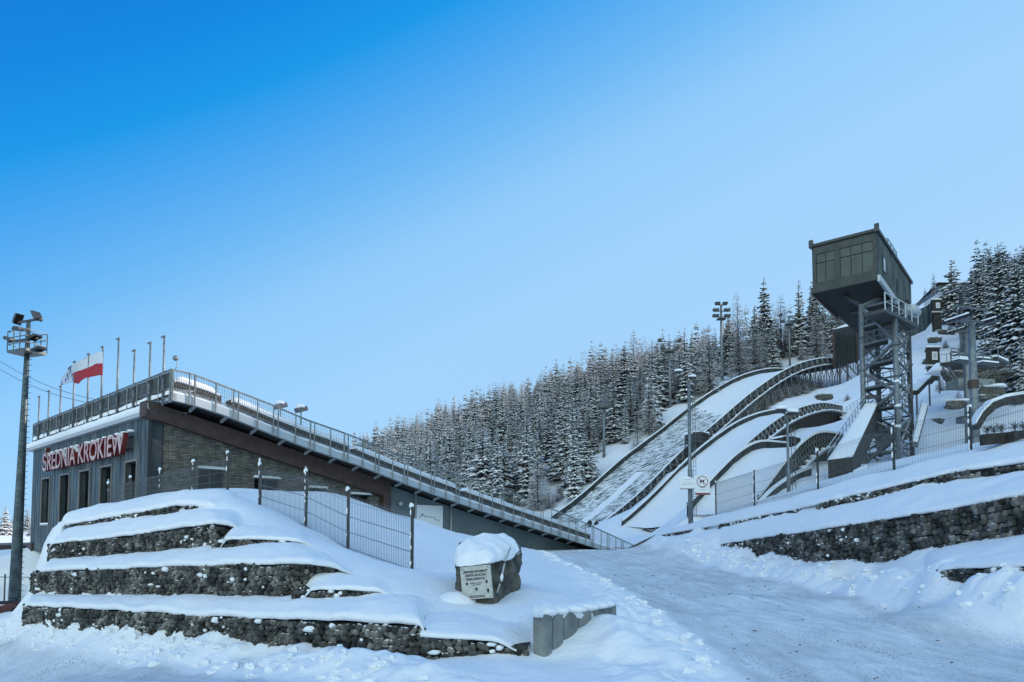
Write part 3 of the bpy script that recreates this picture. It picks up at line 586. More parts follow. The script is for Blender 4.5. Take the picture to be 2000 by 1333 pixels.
mr = N.new('ShaderNodeMapRange'); mr.inputs[1].default_value = .3; mr.inputs[2].default_value = .7; mr.inputs[3].default_value = .6; mr.inputs[4].default_value = 1.25; L.new(nn.outputs[0], mr.inputs[0])
mx = N.new('ShaderNodeMixRGB'); mx.blend_type = 'MULTIPLY'; mx.inputs[0].default_value = 1; L.new(br.outputs[0], mx.inputs[1]); L.new(mr.outputs[0], mx.inputs[2])
bs = N['Principled BSDF']; L.new(mx.outputs[0], bs.inputs['Base Color']); bs.inputs['Roughness'].default_value = .9
bp = N.new('ShaderNodeBump'); bp.inputs['Strength'].default_value = .5; bp.inputs['Distance'].default_value = .02; L.new(br.outputs['Fac'], bp.inputs['Height']); bp.invert = True; L.new(bp.outputs[0], bs.inputs['Normal'])
M['brick'] = mbk
mb.build('brick_wall', mbk, root)
for w in wins:
    a, b, z0, z1 = w
    fr = MB()
    for q in ((a, a+.06), (b-.06, b), ((a+b)/2-.03, (a+b)/2+.03)): fr.prism([S(q[0], z0, -.22), S(q[1], z0, -.22), S(q[1], z1-.06, -.22), S(q[0], z1-.06, -.22)], W_*.08)
    fr.prism([S(a, z1-.06, -.22), S(b, z1-.06, -.22), S(b, z1, -.22), S(a, z1, -.22)], W_*.08)
    fo = fr.build('window', M['darksteel'], root)
    g = MB(); g.prism([S(a+.06, z0, -.26), S(b-.06, z0, -.26), S(b-.06, z1-.06, -.26), S(a+.06, z1-.06, -.26)], W_*.02); g.build('pane', M['glass'], fo)
    s = MB(); s.prism([S(a-.08, z1+.01, .1), S(b+.08, z1+.01, .1), S(b+.08, z1+.06, .1), S(a-.08, z1+.06, .1)], W_*.25); s.prism([S(a-.05, z1+.063, .08), S(b+.05, z1+.063, .08), S(b, z1+.13, .03), S(a, z1+.13, .03)], W_*.06, ); s.build('snowy_lintel', M['white'], fo)
# brown sloping fascia beam with its upright at the lower end
mb = MB(); ks = list(np.linspace(-.42, tB, 26))
for a, b in zip(ks[:-1], ks[1:]):
    lo = lambda t: beam_bot(t) if t <= tB2 else 0
    if b <= tB2+.4: mb.prism([S(a, beam_bot(a), .35), S(b, beam_bot(b), .35), S(b, beam_top(b), .35), S(a, beam_top(a), .35)], W_*.75)
mb.prism([S(tB2+.05, ZB, .352), S(tB, ZB, .352), S(tB, beam_top(tB), .352), S(tB2+.05, beam_top(tB2), .352)], W_*.7)
mb.build('brown_fascia', M['brown'], root)
# dark return of the facade slab
mb = MB(); mb.prism([S(.0, ZB, 0), S(tb0-.005, ZB, 0), S(tb0-.005, beam_bot(tb0)+.1, 0), S(0, beam_bot(0)+.1, 0)], W_*.5); mb.build('corner_panel', M['soffit'], root)
# rendered lower wall
tE = TE-.6
mb = MB(); ks = list(np.linspace(tB+.003, tE, 16)); rz = lambda t: fasz(t)-.02
for a, b in zip(ks[:-1], ks[1:]): mb.prism([S(a, -.3, .0), S(b, -.3, .0), S(b, max(rz(b), -.2), .0), S(a, max(rz(a), -.2), .0)], W_*.5)
mb.build('rendered_wall', M['render'], root)
# roof deck slab (the sloping terraces of the stand behind)
mb = MB(); ks = [T0]+list(np.linspace(T0+1, TE, 30)); dk = .34
dz = lambda t: fasz(t) if t <= TF else fasz(TF)+(t-TF)*(fasz(TF)-fasz(TF-3))/3
for a, b in zip(ks[:-1], ks[1:]): mb.prism([S(a, dz(a), OV), S(b, dz(b), OV), S(b, dz(b)+dk, OV), S(a, dz(a)+dk, OV)], W_*.25)
mb.build('deck_edge_beam', M['ledge'], root)
mb = MB()
for a, b in zip(ks[:-1], ks[1:]): mb.prism([S(a, dz(a)+.1, OV-.25), S(b, dz(b)+.1, OV-.25), S(b, dz(b)+.3, OV-.25), S(a, dz(a)+.3, OV-.25)], W_*(WD+1))
mb.build('roof_deck', M['soffit'], root)
mb = MB(); t = T0+1.2
while t < TF-2:      # brackets under the overhang
    mb = MB(); mb.prism([S(t, dz(t)+.1, OV-.3), S(t+.09, dz(t)+.1, OV-.3), S(t+.09, dz(t)-.12, .4), S(t, dz(t)-.12, .4)], ZZ*.12); t += 1.45
    mb.build('bracket', M['ledge'], root)
G = []; tt_ = np.arange(T0, TE, .12)     # snow on the deck
for t in tt_: G.append([[*S(t, 0, OV-.02-q)[:2], dz(t)+dk+h] for q, h in [(0, .0), (.0, .06), (.05, .12), (.3, .17), (.8, .2), (1.3, .24), (3, .3), (8, .3), (WD, .3)]])
G = np.array(G); G[:, 1:, 2] += .03*fbm(G[:, 1:, 0], G[:, 1:, 1], .6, 3, 51)
link('roof_snow', np_mesh('roof_snow', G.reshape(-1, 3), grid_faces(*G.shape[:2]), M['snow'], True), root)
# parapets with deep snow behind the railing
pz = lambda t: dz(t)+dk
for a_, b_ in [(spx(338, 760, .2)[0], spx(430, 760, .2)[0]), (spx(449, 760, .2)[0], spx(680, 840, .2)[0]), (spx(692, 840, .2)[0], spx(895, 920, .2)[0]), (spx(905, 920, .2)[0], spx(1150, 1010, .2)[0])]:
    mb = MB(); ks2 = np.linspace(a_, b_, max(3, int((b_-a_)/1.2)))
    for a, b in zip(ks2[:-1], ks2[1:]): mb.prism([S(a, pz(a), .35), S(b, pz(b), .35), S(b, pz(b)+.85, .35), S(a, pz(a)+.85, .35)], W_*.5)
    pr = mb.build('parapet', M['wood'], root)
    G = []
    for t in np.arange(a_, b_, .12): G.append([[*S(t, 0, q)[:2], pz(t)+h] for q, h in [(.36, .8), (.40, .86), (.36, 1.02), (.2, 1.12), (-.1, 1.14), (-.4, 1.05), (-.5, .8)]])
    G = np.array(G); G[:, 2:6, 2] += .04*fbm(G[:, 2:6, 0], G[:, 2:6, 1], .5, 3, 52)
    e = np.minimum(np.arange(len(G)), np.arange(len(G))[::-1])*.12; G[:, 2:6, 2] -= (.3*np.clip(1-e/.35, 0, 1)**2)[:, None]
    link('parapet_snow', np_mesh('parapet_snow', G.reshape(-1, 3), grid_faces(*G.shape[:2]), M['snow'], True), pr)
# side railing
rl = MB(); ks = list(np.linspace(T0, TE, 40))
for a, b in zip(ks[:-1], ks[1:]):
    rl.beam(S(a, railz(a), OV+.03), S(b, railz(b), OV+.03), .06, .06)
    if b < TF: rl.beam(S(a, dz(a)+dk+.14, OV+.03), S(b, dz(b)+dk+.14, OV+.03), .035, .035)
rail = rl.build('railing', M['galv'], root)
tp, _ = spx(380, 740, OV); tq, _ = spx(465, 770, OV); per = tq-tp; t = tp-per*2
while t < TE-.3:
    for q in (0, -.12*per, -.53*per):
        k = t+q
        if T0 < k < TE-.4: po = MB(); po.beam(S(k, dz(k)-.06 if k < TF else dz(k), OV+.06), S(k, railz(k), OV+.06), .05, .05, up=(1, 0, 0)); po.build('railing_post', M['galv'], rail)
    t += per
po = MB(); po.beam(S(T0+.03, dz(T0), OV+.05), S(T0+.03, railz(T0), OV+.05), .07, .07, up=(1, 0, 0))
po.build('railing_post', M['galv'], rail)
wr = MB(); t = T0+.1
while t < TE-.2:
    zb = dz(t)+dk+.14
    if railz(t)-zb > .05: wr.beam(S(t, zb, OV+.03), S(t, railz(t), OV+.03), .011, .011, up=(1, 0, 0))
    t += .105
t = .2
for k in range(6):
    a = T0+.1
    while a < TE-1.5:
        f = (k+.5)/6; z = lambda q: dz(q)+dk+.14+(railz(q)-dz(q)-dk-.14)*f
        wr.beam(S(a, z(a), OV+.03), S(a+1.4, z(a+1.4), OV+.03), .008, .008); a += 1.4
wr.build('railing_mesh', M['galv'], rail)
# facade: piers and panels round five tall windows
fw = []
for x0, x1, y0 in [(83, 98, 939), (119, 136, 930), (157, 176, 920), (198, 219, 909), (246, 268, 897)]:
    d1, z1 = fpx(x0, y0); d0, _ = fpx(x1, y0); fw.append((d0, d1))
FT = 7.05; WZ1 = 5.15; WZ0 = 2.45
DE, _ = fpx(61, 1000)
mb = MB(); ks = [0.0]
for a, b in sorted(fw): ks += [a, b]
ks.append(DE)
for i, (a, b) in enumerate(zip(ks[:-1], ks[1:])):
    sp = [(ZB+.5, FT)] if i % 2 == 0 else [(ZB+.5, WZ0), (WZ1, FT)]
    for z0, z1 in sp: mb.prism([Fc(a, z0), Fc(b, z0), Fc(b, z1), Fc(a, z1)], U*.4)
mb.build('metal_cladding', M['zinc'], root)
mb = MB(); d = .3
while d < DE:      # standing seams
    iw = [w for w in fw if w[0]-.12 < d < w[1]+.12]
    for z0, z1 in ([(ZB+.5, FT)] if not iw else [(ZB+.5, WZ0-.1), (WZ1+.1, FT)]): mb.prism([Fc(d, z0, .014), Fc(d+.02, z0, .014), Fc(d+.02, z1, .014), Fc(d, z1, .014)], U*.014)
    d += .5
mb.build('standing_seams', M['zinc'], root)
mb = MB(); mb.prism([Fc(DE-.8, .6, .12), Fc(DE+.3, .6, .12), Fc(DE+.3, 1.35, .12), Fc(DE-.8, 1.35, .12)], U*2.2); mb.build('brown_plinth', M['brown'], root)
for a, b in fw:
    f = MB()
    for q0, q1, z0, z1 in [(a-.09, a, WZ0-.08, WZ1+.09), (b, b+.09, WZ0-.08, WZ1+.09), (a, b, WZ1, WZ1+.09), (a, b, WZ0-.08, WZ0)]: f.prism([Fc(q0, z0, .05), Fc(q1, z0, .05), Fc(q1, z1, .05), Fc(q0, z1, .05)], U*.14)
    fo = f.build('window', M['frame'], root)
    g = MB(); g.prism([Fc(a, WZ0, -.25), Fc(b, WZ0, -.25), Fc(b, WZ1, -.25), Fc(a, WZ1, -.25)], U*.02); g.build('pane', M['glass'], fo)
    s = MB(); s.prism([Fc(a, WZ0+.003, .06), Fc(b, WZ0+.003, .06), Fc(b, WZ0+.003, -.2), Fc(a, WZ0+.003, -.2)], ZZ*.09); s.build('sill_snow', M['snow'], fo)
# cornice, snow on it, recessed body behind
mb = MB(); mb.prism([Fc(-.35, FT, .25), Fc(DE+.7, FT, .25), Fc(DE+.7, FT+.22, .32), Fc(-.35, FT+.22, .32)], U*1.6); mb.build('cornice', M['ledge'], root)
G = []
for d in np.arange(-.4, DE+.8, .12): G.append([[*Fc(d, 0, q)[:2], FT+.22+h] for q, h in [(.3, -.06), (.37, .04), (.36, .2), (.2, .3), (-.4, .36), (-1.2, .4)]])
G = np.array(G); G[:, 2:, 2] += .035*fbm(G[:, 2:, 0], G[:, 2:, 1], .7, 3, 55)
link('cornice_snow', np_mesh('cornice_snow', G.reshape(-1, 3), grid_faces(*G.shape[:2]), M['snow'], True), root)
# terrace front: deck, dark woven panels, rail and posts
R1, _ = fpx(66, 840, -T0); zr = railz(T0); zd = dz(T0)
mb = MB(); mb.prism([Fc(-OV, zd, -T0), Fc(R1, zd, -T0), Fc(R1, zd+.3, -T0), Fc(-OV, zd+.3, -T0)], U*.25); mb.build('terrace_edge', M['ledge'], root)
G = []
for d in np.arange(-OV, R1, .12): G.append([[*Fc(d, 0, -T0+q)[:2], zd+.3+h] for q, h in [(.02, -.05), (.05, .04), (.03, .12), (-.2, .2), (-1, .22)]])
G = np.array(G); G[:, 1:, 2] += .03*fbm(G[:, 1:, 0], G[:, 1:, 1], .5, 3, 56)
link('terrace_snow', np_mesh('terrace_snow', G.reshape(-1, 3), grid_faces(*G.shape[:2]), M['snow'], True), root)
mb = MB(); mb.beam(Fc(-OV, zr, -T0), Fc(R1, zr, -T0), .06, .06)
fr_ = mb.build('front_railing', M['galv'], root)
d = -OV
while d < R1:
    mb = MB(); mb.beam(Fc(d, FT+.35, -T0+.04), Fc(d, zr, -T0+.04), .045, .045, up=(1, 0, 0))
    mb.beam(Fc(d, FT+.5, -T0+.25), Fc(d, zd+.1, -T0+.02), .05, .05, up=(1, 0, 0)); d += 1.25
    mb.build('railing_post', M['galv'], fr_)
mw = mat('woven_panel', (.035, .038, .036), .8, col2=(.13, .13, .12), scale=9, contrast=(.4, .6))
mb = MB(); mb.prism([Fc(-OV+.06, zd+.52, -T0-.03), Fc(R1-.05, zd+.52, -T0-.03), Fc(R1-.05, zr-.06, -T0-.03), Fc(-OV+.06, zr-.06, -T0-.03)], U*.03); mb.build('woven_panels', mw, fr_)
mb = MB(); d = -OV
while d < R1:
    for s_ in (-1, 1): mb.beam(Fc(d, zd+.52+(0 if s_ > 0 else 1)*(zr-zd-.58), -T0+.006), Fc(min(d+.5, R1), zd+.52+(1 if s_ > 0 else 0)*(zr-zd-.58), -T0+.006), .012, .012)
    d += .12
mb.build('wire_mesh', M['galv'], fr_)
# end wall (far left return) and body
mb = MB(); mb.prism([Fc(DE-.02, ZB+.3, -.4), Fc(DE-.02, FT, -.4), Fc(DE-.4, FT, -.4), Fc(DE-.4, ZB+.3, -.4)], U*12); mb.build('end_wall', M['zinc'], root)
# pipes, wall lamp, white notice panel on the rendered wall
for px_ in (812, 881): mb = MB(); t, _ = spx(px_, 990, .08); mb.tube([S(t, -.2, .08), S(t, dz(t), .08)], .055); mb.build('downpipe', M['ledge'], root, smooth=True)
t, z = spx(781, 984, .1); mb = MB(); mb.blob(S(t, z, .14), .14, (1, 1, 1), 3, .05); mb.beam(S(t, z, 0), S(t, z, .14), .06); lm = mb.build('wall_lamp', M['ledge'], root, smooth=True)
t0, z0 = spx(814, 984, .06); t1, z1 = spx(865, 991, .06); z1 = (z0+z1)/2; zb = z1-2.2
bn = MB(); bn.prism([S(t0, zb, .06), S(t1, zb, .06), S(t1, z1, .06), S(t0, z1, .06)], W_*.04); b_ = bn.build('notice_board', M['white'], None); tag(b_, 'large white board with faint small print on the grey wall, half sunk in snow', 'sign')
mk = MB()
for x0, x1, y0, y1, hh in [(832, 852, 1009, 1012, 1.6), (848, 859, 1015, 1018, 1.8)]:
    a = spx(x0, y0, .065); b = spx(x1, y1, .065); n_ = 9 if x1-x0 > 15 else 6
    for i in range(n_):
        f0, f1 = i/n_, (i+.6)/n_; z = a[1]+(b[1]-a[1])*f0; mk.prism([S(a[0]+(b[0]-a[0])*f0, z-.03, .064), S(a[0]+(b[0]-a[0])*f1, z-.03, .064), S(a[0]+(b[0]-a[0])*f1, z+.04, .064), S(a[0]+(b[0]-a[0])*f0, z+.04, .064)], W_*.003)
for x0, y0, r in [(821, 1009, .06), (825, 1006, .09), (829, 1009, .06)]:
    a = spx(x0, y0, .065); mk.prism([S(a[0]+r*math.cos(q), a[1]+r*math.sin(q), .064) for q in np.arange(0, 6.28, .7)], W_*.003)
mk.build('small_print', mat('faded_ink', (.2, .25, .33), .8), b_)
# the name in big letters over the windows
la, _ = fpx(88, 900, .35); lb, _ = fpx(246, 880, .35)
me = text_mesh('ŚREDNIA KROKIEW', 1.0, .11, 1.0, .012)
co = np.array([v.co[:] for v in me.vertices]); x0, x1 = co[:, 0].min(), co[:, 0].max(); y0 = -.01; hc = .73
sx_ = (la-lb)/(x1-x0); sy_ = 1.0/hc
me.transform(Matrix.Translation((-x0, 0, 0))); me.transform(Matrix.Diagonal((sx_, sy_, 1, 1)))
sg = place_text('building_name_letters', me, [mat('letter_side', (.13, .012, .012), .5, snow=.9, snoise=3), M['pink']], Fc(la, 5.5, .36), -W_, ZZ, None)
nrm = -U
for p in me.polygons:
    if p.normal.dot(nrm) > .9: p.material_index = 1
tag(sg, 'raised red and pale letters spelling the name of the hill above the tall windows', 'sign')
mb = MB(); co = np.array([v.co[:] for v in me.vertices]); zt = 6.5
rr = random.Random(4)
for i in range(16):
    if i == 7: continue
    d = la+(lb-la)*(i+.5+rr.uniform(-.1, .1))/15.2
    mb.blob(Fc(d, 6.51, .25), .10, (1.5+rr.random()*.4, 1.1, .5+rr.random()*.3), i, .1)
so_ = mb.build('letter_snow', M['snow'], sg, smooth=True); so_['kind'] = 'stuff'
bk = MB(); bk.beam(Fc(lb+.05, 5.72, .12), Fc(la, 5.72, .12), .08); bk.beam(Fc(lb+.05, 6.3, .12), Fc(la, 6.3, .12), .08); bk.build('mounting_rails', M['black'], sg)
# flagpoles
poles = [(77, 775, -1), (96, 764, -1), (119, 755, -1), (146, 707, 0), (174, 692, 0), (201, 678, 0), (232, 662, 0), (263, 685, 0), (294, 670, 0), (321, 658, 0)]
ords = ['far left end', 'second from the far left end', 'third from the far left end', 'fourth from the left, behind the emblem flag', 'fifth from the left, with the emblem flag', 'that flies the white and red flag', 'the tall one right of the flags', 'short, third from the right end', 'second from the right end', 'nearest the railing corner on the right']
PP = []
for i, (px_, py_, _) in enumerate(poles):
    p = onplane(px_, py_, P0 + U*(T0-.10), -U); d = (p-P0).dot(W_); zt = p.z; b = P0 + W_*d + U*(T0-.10)
    e = empty('flagpole', (b.x, b.y, zd)); tag(e, 'thin grey flagpole on the front railing, '+ords[i], 'flagpole', 'flagpoles along the front of the stand')
    mb = MB(); mb.tube([(b.x, b.y, FT+.3), (b.x, b.y, zt)], [.055, .04], 8); mb.build('pole', M['galv'], e, smooth=True)
    mb = MB(); q = V(b.x, b.y, zt); mb.beam(q+V(.05, -.045, .02), q-V(.22, -.2, -.02), .07, .06); mb.build('pole_head', M['galv'], e)
    mb = MB(); mb.obox((b.x, b.y, zr-.25), U*.09, W_*.09, ZZ*.07); mb.obox((b.x, b.y, zd+.45), U*.09, W_*.09, ZZ*.07); mb.build('pole_clamps', M['galvsnow'], e)
    PP.append((b, zt, d))
def flag(pole, top, mid, bot, name, label, mats, seed, bk=0):
    b, zt, d = PP[pole]; pl = P0 + U*(T0-.16+bk)
    L_ = []
    for ln in (top, mid, bot):
        q = [onplane(x, y, pl, -U) for x, y in ln]; q = [((p-P0).dot(W_), p.z) for p in q]; q.sort(); a = np.array(q)
        s_ = np.linspace(a[0, 0], a[-1, 0], 30); L_.append(np.stack([s_, np.interp(s_, a[:, 0], a[:, 1])], -1))
    G = np.zeros((30, 17, 3))
    for i in range(30):
        for j in range(17):
            f = j/8; a, c = (L_[0][i], L_[1][i]) if j <= 8 else (L_[1][i], L_[2][i]); f = f if j <= 8 else f-1
            dd, z = a*(1-f)+c*f; wv = .06*math.sin(i*.33+j*.1+seed)*min(1, i/8)
            G[i, j] = Fc(dd, z, -(T0-.16+bk)+wv)
    f = grid_faces(30, 17); mi = (f[:, 0] % 17 >= 8).astype(int)
    me = np_mesh(name, G.reshape(-1, 3), f, mats, True, mi); o = link(name, me); s = o.modifiers.new('s', 'SOLIDIFY'); s.thickness = .012; tag(o, label, 'flag'); return o
flag(5, [(200, 687), (180, 693), (165, 700), (143, 713), (137, 729)], [(200, 710), (185, 711), (172, 717), (160, 724), (138, 730)], [(200, 733), (185, 734), (170, 738), (158, 746), (152, 750), (143, 748)], 'national_flag', 'white and red flag streaming to the left from the front railing',
     [mat('flag_white', (.55, .6, .65), .8), mat('flag_red', (.33, .012, .02), .8)], .5)
ef = flag(4, [(172, 696), (160, 703), (146, 711), (133, 720), (119, 737)], [(172, 710), (160, 716), (146, 724), (133, 731), (119, 746)], [(172, 728), (160, 735), (146, 745), (133, 747), (120, 753)], 'emblem_flag', 'pale blue flag with dark printed marks behind the white and red flag',
     [mat('flag_print', (.42, .5, .58), .8, col2=(.06, .09, .16), scale=2.2, contrast=(.5, .56)), mat('flag_print_low', (.45, .52, .6), .8, col2=(.1, .16, .3), scale=3, contrast=(.52, .56))], 2.2, .55)
# little round instrument on a bent rod at the corner
t, z = spx(343, 700, OV-.1); b0 = S(spx(341, 722, OV-.1)[0], zr, OV-.1)
e = empty('rod_beacon', tuple(b0)); tag(e, 'small round beacon on a thin bent rod at the top corner of the deck', 'beacon')
mb = MB(); mb.tube([b0, b0+V(.08, 0, .15), b0+V(.1, 0, .45), S(t, z, OV-.1)], .018, 6); mb.build('rod', M['galv'], e)
mb = MB(); mb.blob(S(t, z, OV-.1), .12, (1, 1, 1), 2, .03); mb.build('round_head', M['galv'], e, smooth=True)
# two snow covered spotlights sticking up behind the railing
for px_, py_, lb_ in [(548, 795, 'snow capped spotlight rising above the deck railing, the left one'), (588, 802, 'tilted spotlight rising above the deck railing, the right one')]:
    t, z = spx(px_, py_, -.8); e = empty('spotlight', tuple(S(t, pz(t), -.8))); tag(e, lb_, 'spotlight', 'spotlights behind the deck railing')
    mb = MB(); mb.tube([S(t, pz(t), -.8), S(t, z, -.8)], .035, 6); mb.build('stand', M['galv'], e)
    mb = MB(); mb.obox(S(t, z+.05, -.8), U*.28+ZZ*.1, W_*.2, ZZ*.12-U*.05); mb.build('lamp_housing', M['galvsnow'], e, bevel=.03)
    mb = MB(); mb.blob(S(t-.05, z+.2, -.8), .25, (1.1, .9, .45), 5, .1); mb.build('snow_cap', M['snow'], e, smooth=True)
# ------------------------------------------------------------------ mesh fences
def mesh_fence(posts, name, label, drop, wire=.0085, seed=0, cat='fence', snowy=True, spacing=.06, pw=.075):
    rr = random.Random(seed); P = [(at(x, b, D), at(x, t, D)) for x, t, b, D in posts]
    root = empty(name, tuple(P[len(P)//2][0])); tag(root, label, cat)
    for i, (b, t) in enumerate(P):
        mb = MB(); mb.obox((b+t)/2+V(0, 0, -.2), (pw/2, 0, 0), (0, pw/2, 0), (0, 0, (t.z-b.z)/2+.2)); po = mb.build('fence_post', M['post'], root, bevel=.006)
        if snowy:
            s = MB(); s.blob(t+V(-.012, 0, .015), .05, (1.0, 1, 1.5), i, .22)
            z = b.z+.1
            while z < t.z-.05:
                h = rr.uniform(.1, .34)
                if rr.random() < .72: s.blob((b.x-pw*.5, b.y-.01, z+h/2), .04, (.7, .9, h/.08), int(z*50), .15, nu=8)
                z += h+rr.uniform(0, .12)
            s.build('frozen_snow', M['snow'], po, smooth=True)
    for (b0, t0), (b1, t1) in zip(P[:-1], P[1:]):
        d = b1-b0; L = V(d.x, d.y, 0).length; n = max(2, int(L/spacing)); mb = MB(); o = V(d.y, -d.x, 0).normalized()
        if o.y > 0: o = -o
        for k in range(1, n):
            f = k/n; b = b0.lerp(b1, f)+V(0, 0, -.05); t = t0.lerp(t1, f)-V(0, 0, drop)
            b = b+o*.05; t = t+o*.05; mb.beam(b, t, wire, wire, up=(0, 1, 0)); mb.beam(t, t-o*.06+V(0, 0, .07), wire, wire, up=(0, 1, 0))
        for f in (.05, .06, .35, .36, .64, .65, .93, .99):
            b = b0.lerp(t0-V(0, 0, drop), f)+o*.057; t = b1.lerp(t1-V(0, 0, drop), f)+o*.057; mb.beam(b, t, wire, wire)
        mb.build('mesh_panel', M['galvsnow'], root)
    return root
mesh_fence([(805, 990, 1118, 16.9), (680, 957, 1075, 18.3), (598, 921, 1032, 19.6), (508, 908, 995, 21)][::-1], 'mesh_fence', 'wire mesh fence with black snow crusted posts running down the slope beside the memorial boulder', .2, seed=1)
mesh_fence([(445, 885, 962, 22.5), (378, 902, 966, 24), (313, 918, 974, 26), (255, 933, 972, 28), (212, 944, 990, 30)], 'mesh_fence', 'wire fence with snowy posts along the crest in front of the grandstand', .25, wire=.006, seed=2)
mesh_fence([(1398, 942, 1007, 41.5), (1473, 918, 986, 35), (1597, 880, 959, 30), (1745, 830, 921, 26.5), (1895, 795, 886, 24), (2040, 745, 858, 21.5)], 'mesh_fence', 'wire mesh fence with dark snowy posts along the top of the right bank', .12, wire=.0055, seed=3)
# ------------------------------------------------------------------ memorial boulder
import bmesh
def hull_mesh(name, pts_, m, parent, cuts=2, amp=.03, seed=0, smooth=False, sub=0):
    bm = bmesh.new()
    for p in pts_: bm.verts.new(p)
    r = bmesh.ops.convex_hull(bm, input=bm.verts); junk = list(set([g for g in r['geom_interior'] if isinstance(g, bmesh.types.BMVert)]+[g for g in r['geom_unused'] if isinstance(g, bmesh.types.BMVert)]))
    bmesh.ops.delete(bm, geom=junk, context='VERTS')
    for _ in range(cuts): bmesh.ops.subdivide_edges(bm, edges=bm.edges[:], cuts=1, use_grid_fill=True); bmesh.ops.triangulate(bm, faces=bm.faces[:])
    bm.normal_update()
    co = np.array([v.co[:] for v in bm.verts]); no = np.array([v.normal[:] for v in bm.verts])
    n_ = fbm(co[:, 0]*2+co[:, 2], co[:, 1]*2-co[:, 2]*1.3, .5, 4, seed)*amp
    for v, q, k in zip(bm.verts, no, n_): v.co += Vector(q)*float(k)
    me = bpy.data.meshes.new(name); bm.to_mesh(me); bm.free(); me.materials.append(m)
    if smooth: me.polygons.foreach_set('use_smooth', [True]*len(me.polygons))
    o = link(name, me, parent)
    if sub: s = o.modifiers.new('s', 'SUBSURF'); s.levels = s.render_levels = sub
    return o
bo = empty('memorial_boulder', tuple(at(945, 1178, 12.6))); tag(bo, 'snow capped boulder with an engraved stone plaque and a small metal rod', 'memorial')
rp_ = [at(*a) for a in [(936, 1200, 12.2), (908, 1160, 12.35), (890, 1160, 12.8), (886, 1110, 12.85), (895, 1098, 12.45), (957, 1090, 12.05), (960, 1185, 12.05), (1012, 1086, 12.9), (1009, 1150, 12.8), (985, 1180, 12.6), (897, 1070, 13.0), (940, 1056, 13.0), (990, 1058, 13.1), (1008, 1070, 13.3)]]
rp_ += [p+V(.05, .75, 0) for p in rp_[2:]]
hull_mesh('rock', rp_, M['rock'], bo, 3, .1, 3)
cap = [at(*a) for a in [(888, 1104, 12.75), (886, 1090, 12.85), (893, 1108, 12.35), (925, 1105, 12.15), (955, 1099, 11.98), (963, 1086, 12.1), (984, 1093, 12.4), (1004, 1089, 12.75), (1012, 1078, 12.95), (893, 1066, 12.9), (912, 1050, 13.0), (945, 1041, 13.1), (980, 1044, 13.2), (1003, 1058, 13.25), (900, 1085, 12.4), (925, 1062, 12.6), (960, 1058, 12.6), (990, 1070, 12.65), (950, 1076, 12.2)]]
cap += [p+V(.05, .6, -.03) for p in cap[9:14]]
hull_mesh('snow_cap', cap, M['snow'], bo, 3, .035, 8, True, 1)
mb = MB(); mb.blob(at(889, 1185, 12.25), .34, (1.25, .8, .75), 6, .08, 18, 14); mb.build('snow_drift', M['snow'], bo, smooth=True)
# plaque
pTL, pTR, pBR, pBL = at(898, 1109, 12.23), at(956, 1103, 11.93), at(959, 1168, 11.93), at(904, 1170, 12.2)
nx_ = (pTR-pTL).normalized(); ny_ = (pTL-pBL).normalized(); nz_ = nx_.cross(ny_).normalized(); ny_ = nz_.cross(nx_)
pw_ = (pTR-pTL).length; ph_ = (pTR-pBR).length
mb = MB(); mb.obox(pTL+nx_*pw_/2-ny_*ph_/2-nz_*.02, nx_*pw_/2, ny_*ph_/2, nz_*.02); pq = mb.build('plaque', M['marble'], bo, bevel=.004)
def ptxt(t, fx, fy, size, sx=1.0, bold=.001):
    me = text_mesh(t, size, .001, sx, bold, 'CENTER'); place_text('engraved_line', me, M['ink'], pTL+nx_*pw_*fx-ny_*ph_*fy+nz_*.003, nx_, ny_, pq)
ptxt('„ŚREDNIA KROKIEW”', .5, .2, .056, .95, .0016); ptxt('ZESPÓŁ SKOCZNI', .5, .31, .056, .95, .0016); ptxt('NARCIARSKICH', .5, .42, .056, .98, .0016)
for fy, hw in [(.52, .2), (.575, .15), (.905, .24), (.945, .27)]:      # small unreadable lines
    mb = MB()
    for i in range(14): mb.obox(pTL+nx_*pw_*(.5-hw+2*hw*(i+.5)/14)-ny_*ph_*fy+nz_*.002, nx_*.0095*hw/.2, ny_*.0055, nz_*.002)
    mb.build('engraved_line', M['ink'], pq)
for fx, fy, r in [(.2, .52, .03), (.86, .5, .03), (.5, .7, .036)]:
    mb = MB()
    for k in range(3):
        a = math.pi*k/3+.3; mb.obox(pTL+nx_*pw_*fx-ny_*ph_*fy+nz_*(.002+.0006*k), (nx_*math.cos(a)+ny_*math.sin(a))*r, (ny_*math.cos(a)-nx_*math.sin(a))*.006, nz_*.002)
    mb.build('snowflake_mark', M['ink'], pq)
mb = MB(); c_ = pTL+nx_*pw_*.88-ny_*ph_*.78; mb.prism([c_+nx_*x+ny_*y+nz_*.001 for x, y in [(-.022, .035), (.022, .035), (.022, -.01), (0, -.04), (-.022, -.01)]], nz_*.003); mb.build('shield_mark', M['ink'], pq)
mb = MB()
for fx, fy in [(.08, .06), (.93, .06), (.93, .95)]: mb.blob(pTL+nx_*pw_*fx-ny_*ph_*fy+nz_*.004, .01, nu=8, nv=5)
mb.build('plaque_screws', M['ink'], pq)
mb = MB(); mb.tube([at(997, 1070, 12.5), at(986, 1098, 12.33), at(978, 1135, 12.2), at(971, 1158, 12.1)], [.016, .018, .02, .014], 8); rd = mb.build('metal_rod', M['ledge'], bo, smooth=True)
mb = MB(); mb.beam(at(974, 1136, 12.14), at(983, 1142, 12.14), .03, .02); mb.build('rod_clamp', M['black'], rd); mb = MB(); mb.beam(at(978, 1096, 12.28), at(994, 1100, 12.32), .025, .02); mb.build('rod_clamp', M['black'], rd)
